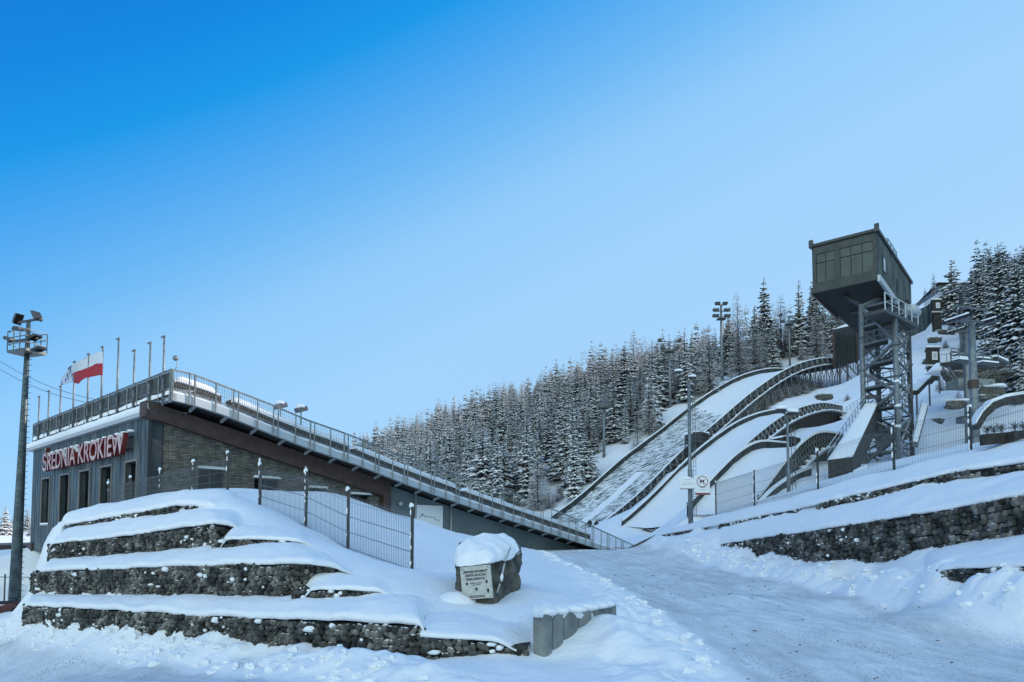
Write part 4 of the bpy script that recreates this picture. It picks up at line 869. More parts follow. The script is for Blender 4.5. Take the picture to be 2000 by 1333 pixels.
mb = MB(); mb.blob(at(980, 1128, 12.16), .028, (.9, .8, 2.2), 4, .2); mb.build('frozen_snow', M['snow'], rd, smooth=True)
# ------------------------------------------------------------------ concrete edging posts
ed = [1055, 1074, 1096, 1125, 1152, 1172, 1187, 1199]
for i, (a, b) in enumerate(zip(ed[:-1], ed[1:])):
    DD = lambda px_: 9.55/(1-(px_-1047)/151*.155)
    pa = at(a, 1204, DD(a)); pb = at(b, 1204, DD(b)); pa.z = pb.z = 0; zt = at(a, 1203, 9.55).z-.004*i; c = (pa+pb)/2; dx = (pb-pa)/2*.98; nn_ = V(dx.y, -dx.x, 0).normalized()
    e = empty('concrete_post', (c.x, c.y, 0)); tag(e, ['leftmost broad grey concrete post of the snow capped row', 'second grey concrete post from the left in the snow capped row', 'third concrete post of the row, the widest one', 'fourth concrete post from the left in the snow capped row', 'fifth concrete post of the row, half buried in snow', 'sixth concrete post of the row, only its top showing', 'last concrete post of the row, nearly buried at the right end'][i], 'concrete post', 'concrete posts edging the snow by the road')
    prof = []
    for k in range(9):
        th = math.pi*k/8; prof.append((c-dx*math.cos(th)+nn_*(.075*math.sin(th)**.6)))
    prof += [c+dx-nn_*.12, c-dx-nn_*.12]
    mb = MB(); mb.prism([V(p.x, p.y, -.6) for p in prof], V(0, 0, .6+zt)); mb.build('shaft', M['concrete'], e)
    if i < 6: mb = MB(); mb.blob((c.x+.02, c.y+.06, zt+.03), .13, (max(.7, dx.length/.13*1.35), 1.3, .5), i+3, .08, 14, 9); mb.build('snow_cap', M['snow'], e, smooth=True)
terrace([at(1042, 1203, 9.5), at(1120, 1203, 10.3), at(1203, 1204, 11.4)], [at(1045, 1172, 10.6), at(1120, 1172, 11.4), at(1215, 1185, 12.4)], 31, lip=.13, fluff=.02, step=.06, noise=.03, endl=False, over=.06)
# ------------------------------------------------------------------ floodlight mast on the left
mt_, mbm = at(56, 628, 36), at(27, 1194, 36); e = empty('floodlight_mast', tuple(mbm)); tag(e, 'tall steel floodlight mast with basket and climbing rungs left of the grandstand', 'floodlight mast'); mast = e
mb = MB(); k = mt_-mbm; mb.tube([mbm-V(0, 0, .5), mbm+k*.25, mbm+k*.6, mt_], [.3, .24, .17, .1], 12); pl_ = mb.build('pole', M['mast'], e, smooth=True)
for i in range(48):
    mb = MB(); f = .05+i*.93/48; p = mbm+k*f; r = .3-.2*f; mb.beam(p+V(r-.02, -.05, 0), p+V(r+.22, -.1, 0), .028, .028)
    mb.build('climbing_rung', M['darksteel'], e)
    mb = MB(); mb.beam(p+V(-.02, -r+.05, .15), p+V(.16, -r-.12, .15), .03, .03); mb.build('climbing_rung', M['darksteel'], e)
AX = V(.93, -.36, 0).normalized(); AY = V(.36, .93, 0)
zt = lambda py: mbm+k*((py-1194)/(628-1194))
c1 = zt(627); mb = MB(); mb.beam(c1-AX*.98, c1+AX*1.02, .1, .1); mb.build('cross_arm', M['darksteel'], e)
c2 = zt(667); mb = MB(); mb.beam(c2-AX*1.25+AY*-.2, c2+AX*1.05-AY*.2, .1, .1); mb.build('cross_arm', M['darksteel'], e)
c3 = zt(690); mb = MB(); mb.obox(c3+V(0, 0, -.02), AX*.72, AY*.55, V(0, 0, .07))
mb.build('basket_floor', M['mast'], e)
mb = MB(); cs = [(-.72, -.55), (.72, -.55), (.72, .55), (-.72, .55)]
for z in (.35, .7, 1.05):
    for q in range(4): a, b = cs[q], cs[(q+1) % 4]; mb.beam(c3+AX*a[0]+AY*a[1]+V(0, 0, z), c3+AX*b[0]+AY*b[1]+V(0, 0, z), .035, .035)
for sx in (-.72, -.24, .24, .72):
    for sy in (-.55, .55): mb.beam(c3+AX*sx+AY*sy, c3+AX*sx+AY*sy+V(0, 0, 1.05), .035, .035)
mb.build('basket_rail', M['mast'], e)
for c, ti, s_ in [(c1-AX*.85+V(0, 0, .2), 1.1, 1), (c1+AX*.6+V(0, 0, .2), 1.0, -1), (c1-AX*.75+V(0, 0, -.35), -.1, 1), (c2-AX*1.1+AY*-.2+V(0, 0, .15), -.3, 1), (c2+AX*.85+AY*-.2+V(0, 0, .05), -.3, -1), (c2+AX*.75+AY*.1+V(0, 0, -.5), -.2, -1)]:
    ca, sa = math.cos(ti), math.sin(ti); X_ = AX*ca*s_+V(0, 0, sa); Z_ = V(0, 0, ca)-AX*sa*s_
    mb = MB(); mb.prism([c+X_*x+Z_*z-AY*.2 for x, z in [(-.3, -.06), (.3, -.06), (.24, .08), (-.2, .1)]], AY*.42); h_ = mb.build('floodlight', M['darksteel'], e)
    mb = MB(); mb.obox(c-Z_*.075, X_*.26, AY*.18, Z_*.012); mb.build('lamp_glass', M['glass'], h_)
# ------------------------------------------------------------------ quad bike by the mast
qb = at(14, 1213, 30); e = empty('quad_bike', tuple(qb)); tag(e, 'dark quad bike with red bodywork parked at the foot of the floodlight mast', 'quad bike')
QX, QY = V(.95, .3, 0).normalized(), V(-.3, .95, 0).normalized()
def Q(x, y, z): return qb+QX*x+QY*y+V(0, 0, z)
for x in (-.55, .55):
    for y in (-.38, .38):
        mb = MB(); mb.tube([Q(x, y-.13, .27), Q(x, y-.1, .27), Q(x, y+.1, .27), Q(x, y+.13, .27)], [.2, .28, .28, .2], 16); wh = mb.build('wheel', M['black'], e, smooth=True)
        mb = MB(); mb.tube([Q(x, y-.14, .27), Q(x, y+.14, .27)], .11, 10); mb.build('rim', M['ledge'], wh)
mb = MB(); mb.prism([Q(x, -.24, z) for x, z in [(-.75, .42), (-.5, .62), (-.1, .68), (.15, .78), (.5, .72), (.78, .5), (.6, .4), (-.6, .34)]], QY*.48); mb.build('body', mat('dark_red_paint', (.07, .012, .01), .4), e, bevel=.03)
mb = MB(); mb.obox(Q(-.2, 0, .78), QX*.34, QY*.15, V(0, 0, .07)); mb.build('saddle', M['black'], e, bevel=.03)
mb = MB(); mb.tube([Q(.2, -.38, 1.0), Q(.28, -.2, .98), Q(.3, 0, .92), Q(.28, .2, .98), Q(.2, .38, 1.0)], .02, 6); mb.beam(Q(.3, 0, .6), Q(.3, 0, .93), .05); mb.build('handlebar', M['black'], e)
for s_ in (-1, 1): mb = MB(); mb.tube([Q(x, s_*.42, z) for x, z in [(.25, .45), (.35, .58), (.6, .62), (.85, .42)]], .06, 6); mb.build('mudguard', M['black'], e)
for s_ in (-.12, .12): mb = MB(); mb.blob(Q(.76, s_, .58), .06, nu=8, nv=6); mb.build('headlight', M['white'], e)
mb = MB(); mb.obox(Q(.55, 0, .8), QX*.2, QY*.3, V(0, 0, .015)); mb.obox(Q(-.62, 0, .72), QX*.2, QY*.3, V(0, 0, .015)); mb.build('luggage_rack', M['darksteel'], e)
mb = MB(); mb.obox(Q(-.6, 0, .9), QX*.22, QY*.26, V(0, 0, .16)); mb.build('top_box', M['black'], e, bevel=.03)
# ------------------------------------------------------------------ low fence and cables on the far left
e = empty('board_fence', tuple(at(20, 1085, 60))); tag(e, 'low grey board fence across the snow far behind the floodlight mast', 'fence')
mb = MB(); a, b = at(-120, 1082, 62), at(105, 1081, 54)
n = 70
for i in range(n):
    p = a.lerp(b, (i+.5)/n); mb.obox(p+V(0, 0, .35), (b-a)*.42/n, V(0, .03, 0), V(0, 0, .36))
mb.build('boards', M['wood'], e)
mb = MB(); mb.beam(a+V(0, -.05, .74), b+V(0, -.05, .74), .16, .12); mb.beam(a+V(0, 0.02, .82), b+V(0, .02, .82), .2, .1); mb.build('snowy_top_rail', M['galvsnow'], e)
for i, (ya, yb) in enumerate([(1101, 1103), (1123, 1128)]):
    e = empty('rope_barrier', tuple(at(0, ya, 44))); tag(e, ['thin dark rope stretched over the snow field, the upper one', 'thin dark rope stretched over the snow field, the lower one'][i], 'rope barrier', 'rope barriers left of the mound')
    mb = MB(); a, b = at(-60, ya, 44-8*i), at(80, yb, 44-8*i); mb.tube([a, (a+b)/2-V(0, 0, .06), b], .018, 5); mb.build('rope', M['darksteel'], e)
    for f in (.05, .5, .95): mb = MB(); p = a.lerp(b, f); mb.beam(p-V(0, 0, 1.4), p+V(0, 0, .1), .05, .05); mb.build('stake', M['darksteel'], e)
for i, (pa, pb) in enumerate([((-60, 680, 70), (215, 792, 62)), ((-60, 662, 72), (215, 785, 64))]):
    a, b = at(*pa), at(*pb); mb = MB(); mb.tube([a.lerp(b, f)-V(0, 0, 1.2*4*f*(1-f)) for f in np.linspace(0, 1, 12)], .025, 5); o = mb.build('overhead_cable', M['darksteel'], None); tag(o, ['lower overhead cable sagging across the sky behind the mast', 'upper overhead cable sagging across the sky behind the mast'][i], 'cable', 'overhead cables at the left')
# ------------------------------------------------------------------ lamp posts with snowy heads
def lamp_post(px_, ptop, pbase, D, r, label, heads, hs=1.0, ladder=True):
    b, t = at(px_, pbase, D), at(px_, ptop, D); t.x = b.x; e = empty('lamp_post', tuple(b)); tag(e, label, 'lamp post', 'grey lamp posts on the right bank')
    mb = MB(); mb.tube([b-V(0, 0, .4), b.lerp(t, .35), b.lerp(t, .36), t], [r*1.15, r*1.1, r*.85, r*.8], 10); mb.build('pole', M['galv'], e, smooth=True)
    if ladder:
        mb = MB(); o = V(r+.16, -.05, 0)
        for s_ in (-.09, .09): mb.beam(b+o+V(s_, 0, .2), V(t.x, t.y, t.z-.6)+o+V(s_, 0, 0), .025, .025, up=(0, 1, 0))
        z = b.z+.3
        while z < t.z-.7: mb.beam(V(b.x, b.y, z)+o-V(.09, 0, 0), V(b.x, b.y, z)+o+V(.09, 0, 0), .025, .025); z += .3
        mb.build('ladder', M['galvsnow'], e)
    a_, c_ = at(*heads[0], D), at(*heads[1], D+.0); mb = MB(); mb.beam(a_-V(0, 0, .1), t+V(0, 0, .02), .07, .07); mb.beam(t+V(0, 0, .02), c_-V(0, 0, .1), .07, .07); mb.build('cross_arm', M['darksteel'], e)
    for i, p in enumerate((a_, c_)):
        mb = MB(); mb.blob(p-V(0, 0, .05), .3*hs, (1.0, .7, .3), i, .03); h = mb.build('lamp_head', M['darksteel'], e, smooth=True)
        mb = MB(); mb.blob(p+V(.02, 0, .07*hs), .3*hs, (1.0, .75, .4), i+9, .06); mb.build('snow_cap', M['snow'], h, smooth=True)
    return b, t
lb1 = lamp_post(1349, 745, 1012, 48, .15, 'tall lamp post with two snowy heads and the two warning signs', [(1325, 726), (1352, 737)], 1.0)
lb2 = lamp_post(1541, 812, 972, 33.5, .08, 'shorter lamp post with two snowy heads behind the mesh fence', [(1525, 800), (1548, 806)])
# signs
def sign(x0, x1, y0, y1, D, label):
    a, b, c = at(x0, y0, D), at(x1, y0, D), at(x0, y1, D); e = empty('warning_sign', tuple((a+b)/2)); tag(e, label, 'sign')
    w_, h_ = b.x-a.x, a.z-c.z; mb = MB(); mb.obox((a.x+w_/2, D, a.z-h_/2), (w_/2, 0, 0), (0, .012, 0), (0, 0, h_/2)); mb.build('sign_plate', M['white'], e)
    return e, a, w_, h_
e, a, w_, h_ = sign(1357, 1386, 928, 967, 47.6, 'white sign with a red ringed no dogs symbol to the right of the lamp post')
mb = MB(); c = V(a.x+w_*.5, 47.58, a.z-h_*.33); R_ = w_*.36
n = 28
for i in range(n): t0, t1 = 2*math.pi*i/n, 2*math.pi*(i+1)/n; mb.beam(c+V(math.cos(t0)*R_, 0, math.sin(t0)*R_), c+V(math.cos(t1)*R_, 0, math.sin(t1)*R_), .045, .008, up=(0, 1, 0))
mb.beam(c+V(-R_*.7, -.003, R_*.7), c+V(R_*.7, -.003, -R_*.7), .035, .006, up=(0, 1, 0)); mb.build('prohibition_ring', mat('ring_red', (.2, .03, .05), .6), e)
mb = MB(); dg = [(-.6, .25), (-.2, .3), (.2, .25), (.35, .5), (.6, .42), (.45, .2), (.3, -.05), (.35, -.6), (.22, -.6), (.12, -.15), (-.3, -.12), (-.38, -.6), (-.5, -.6), (-.5, -.05), (-.7, .1)]
mb.prism([c+V(x*R_*.8, .001, z*R_*.8) for x, z in dg], V(0, -.004, 0)); mb.build('dog_symbol', M['ink'], e)
def scribble(e, x0, x1, z, y, hh, n, m):
    mb = MB()
    for i in range(n): mb.obox((x0+(x1-x0)*(i+.5)/n, y, z), ((x1-x0)*.32/n, 0, 0), (0, .003, 0), (0, 0, hh*(.7+.3*((i*7) % 3)/2)))
    mb.build('small_print', m, e)
scribble(e, a.x+w_*.3, a.x+w_*.7, a.z-h_*.63, 47.585, .022, 6, M['ink']); scribble(e, a.x+w_*.2, a.x+w_*.8, a.z-h_*.74, 47.585, .01, 14, M['ink'])
mb = MB(); mb.obox((a.x+w_/2, 47.583, a.z-h_*.95), (w_/2, 0, 0), (0, .004, 0), (0, 0, h_*.05)); mb.build('red_band', mat('band_red', (.22, .06, .07), .6), e)
e, a, w_, h_ = sign(1328, 1356, 935, 955, 47.6, 'small white sign with faint print and snow on top left of the no dogs sign')
scribble(e, a.x+w_*.1, a.x+w_*.9, a.z-h_*.55, 47.585, .02, 13, M['galv']); scribble(e, a.x+w_*.2, a.x+w_*.85, a.z-h_*.35, 47.585, .012, 12, M['galv'])
mb = MB(); mb.obox((a.x+w_/2, 47.58, a.z-h_*1.02), (w_/2, 0, 0), (0, .02, 0), (0, 0, .025)); mb.build('lower_strip', M['darksteel'], e)
mb = MB(); mb.blob((a.x+w_/2, 47.6, a.z+.02), .3, (1.15, .25, .35), 7, .05); mb.build('snow_cap', M['snow'], e, smooth=True)
# distant floodlight masts among the trees
def far_mast(px_, ptop, pbase, D, r, label, kind):
    b, t = at(px_, pbase, D), at(px_, ptop, D); t.x = b.x; e = empty('floodlight_mast', tuple(b)); tag(e, label, 'floodlight mast', 'floodlight masts beside the big jump')
    mb = MB(); mb.tube([b-V(0, 0, 1.5), t], [r, r*.6], 10); mb.build('pole', M['galv'], e, smooth=True)
    for dz_, w in ([(0, 1.3), (-1.6, 1.9), (-3.0, 2.0)] if kind == 0 else [(0, 2.4), (-1.7, 1.8)]):
        mb = MB(); mb.beam(t+V(-w, 0, dz_), t+V(w, 0, dz_), .16, .16); mb.build('cross_arm', M['galvsnow'], e)
        for q in (-.9, -.5, .5, .9):
            if kind == 0 or abs(q) > .6: mb = MB(); mb.obox(t+V(w*q, -.2, dz_+.32), V(.34, 0, .1), V(0, .3, 0), V(-.06, 0, .3)); mb.build('floodlight', M['darksteel'], e)
    mb = MB(); mb.obox(t+V(0, 0, -3.5 if kind == 0 else -2.2), V(1.0, 0, 0), V(0, .8, 0), V(0, 0, .1)); mb.build('basket_floor', M['darksteel'], e)
far_mast(1411, 596, 758, 165, .45, 'tallest distant floodlight mast rising above the treetops beside the big jump', 0)
far_mast(1309, 668, 814, 148, .36, 'distant floodlight mast standing against the trees left of the tallest one', 1)
far_mast(1180, 775, 920, 132, .34, 'distant floodlight mast with snowy arms near the rocky outcrop', 1)
far_mast(1543, 618, 722, 176, .3, 'thin distant floodlight mast half hidden in trees above the big jump knoll', 1)
# ------------------------------------------------------------------ ski jumps
def smooth(L, n):
    P = np.array([p[:] for p in L]); P = np.vstack([2*P[0]-P[1], P, 2*P[-1]-P[-2]]); out = []
    for i in range(1, len(P)-2):
        for k in range(n):
            t = k/n; a, b, c, d = P[i-1], P[i], P[i+1], P[i+2]
            out.append(.5*((2*b)+(-a+c)*t+(2*a-5*b+4*c-d)*t*t+(-a+3*b-3*c+d)*t**3))
    out.append(P[-2]); return np.array(out)
def at_len(P, step):
    s = np.concatenate([[0], np.cumsum(np.linalg.norm(np.diff(P, axis=0), axis=1))]); n = int(s[-1]/step); t = np.arange(n+1)*step
    return np.stack([np.interp(t, s, P[:, k]) for k in range(3)], -1), t, s[-1]
mstreak = bpy.data.materials.new('grass_matting'); mstreak.use_nodes = True; N = mstreak.node_tree.nodes; L = mstreak.node_tree.links
tc = N.new('ShaderNodeTexCoord'); mp = N.new('ShaderNodeMapping'); mp.vector_type = 'POINT'; mp.inputs['Rotation'].default_value = (0, 0, math.radians(-48)); mp.inputs['Scale'].default_value = (.5, 1.7, .2); L.new(tc.outputs['Object'], mp.inputs[0])
n1 = N.new('ShaderNodeTexNoise'); n1.inputs['Scale'].default_value = 1.5; n1.inputs['Detail'].default_value = 5; n1.inputs['Roughness'].default_value = .7; n1.inputs['Distortion'].default_value = .8; L.new(mp.outputs[0], n1.inputs[0])
r = N.new('ShaderNodeMapRange'); r.inputs[1].default_value = .47; r.inputs[2].default_value = .56; L.new(n1.outputs[0], r.inputs[0])
mx = N.new('ShaderNodeMixRGB'); mx.inputs[1].default_value = (.8, .82, .84, 1); mx.inputs[2].default_value = (.06, .085, .065, 1); L.new(r.outputs[0], mx.inputs[0]); L.new(mx.outputs[0], N['Principled BSDF'].inputs['Base Color']); N['Principled BSDF'].inputs['Roughness'].default_value = .9
M['matting'] = mstreak
def ski_jump(name, label, J, O, bh, right_style, lh=1.1, thick=.5, batt=1.0, matt=None, walk=True, cat='ski jump'):
    R = smooth(J, 8); Ov = np.array(O[:]); o_ = -np.array(O.normalized()[:]); root = empty(name, tuple(R[len(R)//2])); tag(root, label, cat)
    n = len(R); m = 15; G = np.zeros((n, m, 3))
    for j in range(m): G[:, j] = R+Ov*(j/(m-1))
    G[..., 2] += .1*fbm(G[..., 0], G[..., 1], 3, 3, 71)-.12*np.sin(np.pi*np.arange(m)/(m-1))[None, :]
    f = grid_faces(n, m)
    if matt:     # lower part shows dark matting through the snow, with a clean track down the middle
        r0 = matt[0]; k = int(r0*(n-1)); lo = (f[:, 0]//m) < k+((f[:, 0] % m)*.35).astype(int); tr = ((f[:, 0] % m) >= 6) & ((f[:, 0] % m) <= 7) & ((f[:, 0]//m) < k*.62)
        for nm, ms, mt in (('snow_surface', ~lo & ~tr, M['snow']), ('grass_matting', lo & ~tr, M['matting']), ('snow_track', tr, M['snow'])):
            if ms.any():
                v1, f1 = compact(G.reshape(-1, 3), f[ms]); link(nm, np_mesh(nm, v1, f1, mt, True), root)
    else: link('snow_surface', np_mesh('snow_surface', G.reshape(-1, 3), f, M['snow'], True), root)
    mb = MB()
    for a, b in zip(R[:-1], R[1:]):     # hull below the surface
        a, b = Vector(a), Vector(b); mb.add([a-V(0, 0, .1), b-V(0, 0, .1), b-V(0, 0, thick), a-V(0, 0, thick), a+O-V(0, 0, .1), b+O-V(0, 0, .1), b+O-V(0, 0, thick), a+O-V(0, 0, thick)], [(0, 1, 2, 3), (4, 5, 6, 7), (3, 2, 6, 7)])
    mb.build('hull', M['wood'], root)
    def boards(E, side, h, nm, o2=0.0, z0=-.25):
        mb = MB(); sn = MB(); oo = Vector(o_)*(side*o2)
        for a, b in zip(E[:-1], E[1:]):
            a, b = Vector(a)+oo, Vector(b)+oo; t_ = Vector(o_)*(.07*side)
            mb.add([a+V(0, 0, z0), b+V(0, 0, z0), b+V(0, 0, h), a+V(0, 0, h), a+t_+V(0, 0, z0), b+t_+V(0, 0, z0), b+t_+V(0, 0, h), a+t_+V(0, 0, h)], [(0, 1, 2, 3), (7, 6, 5, 4), (3, 2, 6, 7), (0, 4, 5, 1)])
            s0 = -t_*1.2; s1 = t_*2.2; sn.add([a+s0+V(0, 0, h+.01), b+s0+V(0, 0, h+.01), b+s1+V(0, 0, h+.01), a+s1+V(0, 0, h+.01), a+V(0, 0, h+.2), b+V(0, 0, h+.2), b+t_+V(0, 0, h+.2), a+t_+V(0, 0, h+.2)], [(0, 1, 5, 4), (4, 5, 6, 7), (7, 6, 2, 3), (0, 3, 2, 1)])
        br_ = mb.build(nm, M['barrier'], root); sn.build('rail_snow', M['snow'], br_); return br_
    boards(R+Ov, -1, lh, 'side_barrier')
    rb = boards(R, 1, bh, 'side_barrier')
    E, t, Lt = at_len(R, batt); bt = MB(); sp = MB()
    for i, p in enumerate(E[:-1]):
        p = Vector(p); q = Vector(E[i+1]); o = Vector(o_)
        bt.beam(p+o*.13+V(0, 0, -.5), p+o*.13+V(0, 0, bh), .12, .1, up=(1, 0, 0))
        if walk: bt.beam(p+o*.75+V(0, 0, -.55), p+o*.1+V(0, 0, bh-.1), .09, .09); bt.beam(p+o*.16+V(0, 0, bh-.1), (q if batt > .9 else p)+o*.16+V(0, 0, -.4), .09, .09)
        if walk and i % 2 == 0: sp.blob(p+o*.7+V(0, 0, -.38), .24, (1.1, 1.1, .7), i, .2, 7, 5)
    bt.build('barrier_battens', (M['strut'] if batt > .9 else M['galvsnow']) if walk else M['wood'], rb)['kind'] = 'stuff'
    if walk:
        mb = MB()
        for a, b in zip(R[:-1], R[1:]): a, b, o = Vector(a), Vector(b), Vector(o_); mb.beam(a+o*.9+V(0, 0, -.5), b+o*.9+V(0, 0, -.5), .18, .16)
        wk = mb.build('outer_walkway', M['strut'], root)
        mb = MB()
        for a, b in zip(R[:-1], R[1:]): a, b, o = Vector(a), Vector(b), Vector(o_); mb.add([a+o*.8+V(0, 0, -.405), b+o*.8+V(0, 0, -.405), b+o*1.0+V(0, 0, -.4), a+o*1.0+V(0, 0, -.4), a+o*.82+V(0, 0, -.28), b+o*.82+V(0, 0, -.28), b+o*.98+V(0, 0, -.28), a+o*.98+V(0, 0, -.28)], [(0, 1, 5, 4), (4, 5, 6, 7), (7, 6, 2, 3), (0, 3, 2, 1)])
        mb.build('walkway_snow', M['snow'], wk); sp.build('bracket_snow', M['snow'], wk, smooth=True)['kind'] = 'stuff'
    # side wall or lattice down to the ground
    def down(p): return min(bz(p[0], p[1])-.4, p[2]-thick-.02)
    if right_style == 'wall':
        mb = MB(); Q_ = R[:]; zs = [down(p) for p in Q_]
        for i in range(len(Q_)-1):
            a, b = Vector(Q_[i]), Vector(Q_[i+1]); o = Vector(o_)*.05; mb.add([V(a.x, a.y, zs[i])+o, V(b.x, b.y, zs[i+1])+o, b+o-V(0, 0, thick-.02), a+o-V(0, 0, thick-.02)], [(0, 1, 2, 3)])
        mb.build('side_wall', M['wood'], root)
    else:
        E, t, Lt = at_len(R, 2.6); k0 = int(len(E)*.30); k = 0
        for i in range(k0, len(E)-1):
            p, q = Vector(E[i]), Vector(E[i+1]); zp, zq = down(E[i]), down(E[i+1])
            for off in (V(0, 0, 0), O*.5, O):
                mb = MB()
                mb.beam(p+off-V(0, 0, thick), V(p.x, p.y, zp)+off, .16, .16, up=(1, 0, 0))
                mb.beam(p+off-V(0, 0, thick), V(q.x, q.y, zq)+off, .11, .11); mb.beam(q+off-V(0, 0, thick), V(p.x, p.y, zp)+off, .11, .11)
                mb.build('lattice_support', M['galvsnow'], root)
    return root, R
big, RJ1 = ski_jump('ski_jump', 'largest ski jump, its lower slope streaked with dark matting through the snow', J1, O1, 1.15, 'lattice', .95, .7, 2.4, (.56,))
mid, RJ2 = ski_jump('ski_jump', 'medium ski jump with a smooth white slope, second from the left', J2, O2, .75, 'wall', .6, .45, 1.3)
small, RJ3 = ski_jump('ski_jump', 'small ski jump with a dark arched side, third from the left', J3, O3, 1.0, 'wall', .62, .7, .8)
tiny, RJ4 = ski_jump('ski_jump', 'smallest ski jump behind the mesh fence, nearest the road', J4, O4, .3, 'wall', .5, .3, .7, walk=False)
# in-runs: dark walled ramps with snow on top
def ramp(name, label, aL, aR, bL, bR, dep, depb=None, m='wood', rail=0, parent=None, cat='ramp', segs=1):
    depb = dep if depb is None else depb; e = empty(name, tuple(aL)); tag(e, label, cat)
    mb = MB(); dn, db = V(0, 0, -dep), V(0, 0, -depb); mb.add([aL, aR, bR, bL, aL+dn, aR+dn, bR+db, bL+db], [(0, 1, 2, 3), (4, 5, 6, 7), (0, 1, 5, 4), (1, 2, 6, 5), (2, 3, 7, 6), (3, 0, 4, 7)]); mb.build('clad_body', M[m], e)
    nu, nv = 24, 8; G = np.zeros((nu, nv, 3))
    for i in range(nu):
        for j in range(nv):
            f, g = i/(nu-1)*1.006-.003, j/(nv-1)*1.06-.03; p = (aL*(1-f)+bL*f)*(1-g)+(aR*(1-f)+bR*f)*g; G[i, j] = p[:]
            G[i, j, 2] += .02 if j in (0, nv-1) or i in (0, nu-1) else .24
    G[1:-1, 1:-1, 2] += .06*fbm(G[1:-1, 1:-1, 0], G[1:-1, 1:-1, 1], 1, 3, 77)
    link('snow_cover', np_mesh('snow_cover', G.reshape(-1, 3), grid_faces(nu, nv), M['snow'], True), e)
    if rail:
        for A, B in ((aL, bL), (aR, bR)) if rail > .85 else ((aL, bL),):
            mb = MB(); n = max(3, int((B-A).length/1.6))
            for i in range(n+1): p = A.lerp(B, i/n); mb.beam(p, p+V(0, 0, rail), .04, .04, up=(1, 0, 0))
            mb.beam(A+V(0, 0, rail), B+V(0, 0, rail), .045, .045); mb.beam(A+V(0, 0, rail/2), B+V(0, 0, rail/2), .04, .04); mb.build('handrail', M['galvsnow'], e)
    return e
e = ramp('take_off_table', 'dark clad end of the big in-run with a snowy roof behind the judges tower', at(1627, 644, 150), at(1672, 634, 154), at(1745, 600, 172), at(1790, 596, 176), 8.6, 4, 'darksteel')
mb = MB(); a = at(1672, 634, 153.9); mb.beam(a, a-V(0, 0, 9), .3, .3, up=(0, 1, 0)); mb.build('corner_post', M['brown'], e); mb = MB(); a2 = at(1627, 644, 149.9); mb.beam(a2, a2-V(0, 0, 8.6), .3, .3, up=(0, 1, 0)); mb.build('corner_post', M['brown'], e)
for i in range(9): mb = MB(); p = at(1630+i*4.9, 640, 150+i*.4); mb.beam(V(p.x, p.y-.08, a2.z-.6), V(p.x, p.y-.08, a2.z-8.3), .12, .1, up=(0, 1, 0)); mb.build('cladding_rib', M['core'], e)
for x_, D_ in [(1640, 151), (1655, 152), (1676, 154)]:
    mb = MB(); p = at(x_, 712, D_); mb.beam(p, V(p.x, p.y, bz(p.x, p.y)-.5), .35, .35, up=(0, 1, 0)); mb.beam(p, V(p.x+3, p.y, bz(p.x+3, p.y)), .2, .2); mb.build('stilt', M['galvsnow'], e)
ramp('ski_ramp', 'dark walled in-run box with a light panel right of the judges tower platform', at(1776, 612, 120), at(1806, 600, 124), at(1835, 572, 160), at(1850, 570, 164), 4.3, 2.5, 'zinc', .9)
ramp('ski_ramp', 'snow covered timber in-run with a dark end panel behind the mesh fence', at(1617, 899, 44), at(1664, 893, 45), at(1690, 790, 60), at(1714, 788, 61), 1.75, 2.2, 'wood', .8)
ramp('ski_ramp', 'white in-run of the medium jump rising behind the tower legs', at(1640, 816, 104), at(1672, 830, 98), at(1745, 745, 122), at(1780, 752, 118), 1.0, 1.0, 'wood', .9)
ramp('ski_ramp', 'narrow snowy chute right of the tower legs', at(1782, 862, 60), at(1792, 864, 60.5), at(1800, 788, 70), at(1812, 790, 70.5), .5, .5, 'galvsnow', .35)
# judges' shelters along the slopes
def shelter(x0, x1, y0, y1, D, label):
    a, b, c = at(x0, y0, D), at(x1, y0, D+1.2), at(x0, y1, D); e = empty('coaches_platform', tuple(c)); tag(e, label, 'platform', 'small viewing platforms beside the slopes'); h = a.z-c.z
    d = V(b.x-a.x, 1.2, 0); o = V(-.35, 1, 0).normalized()*d.length*.7
    for k, f in enumerate((1, .72, .45)):
        mb = MB()
        P_ = [a, a+d*.55+V(0, 0, .12*h), a+d, a+d+o, a+o]
        for p, q in zip(P_, P_[1:]+P_[:1]): mb.beam(V(p.x, p.y, p.z-h*(1-f)), V(q.x, q.y, q.z-h*(1-f)), .1, .22*h)
        mb.build('rail_board', M['barrier'], e)
    mb = MB(); mb.obox(a+d/2+o/2-V(0, 0, h*.62), d/2, o/2, V(0, 0, .08)); mb.build('deck', M['wood'], e)
    mb = MB()
    for p in (a, a+d, a+d+o, a+o): mb.beam(p, p-V(0, 0, h*1.6), .14, .14, up=(0, 1, 0))
    mb.beam(a-V(0, 0, h*.65), a+d-V(0, 0, h*1.4), .1); mb.build('frame', M['wood'], e)
    mb = MB(); mb.obox(a+d/2+o/2+V(0, 0, .14*h), d*.55, o*.5, V(0, 0, .1*h)); mb.build('snowy_cover', M['snow'], e)
shelter(1353, 1384, 848, 874, 112, 'small timber viewing platform between the big and medium slopes')
shelter(1530, 1562, 855, 872, 72, 'snow capped timber platform beside the small jump')
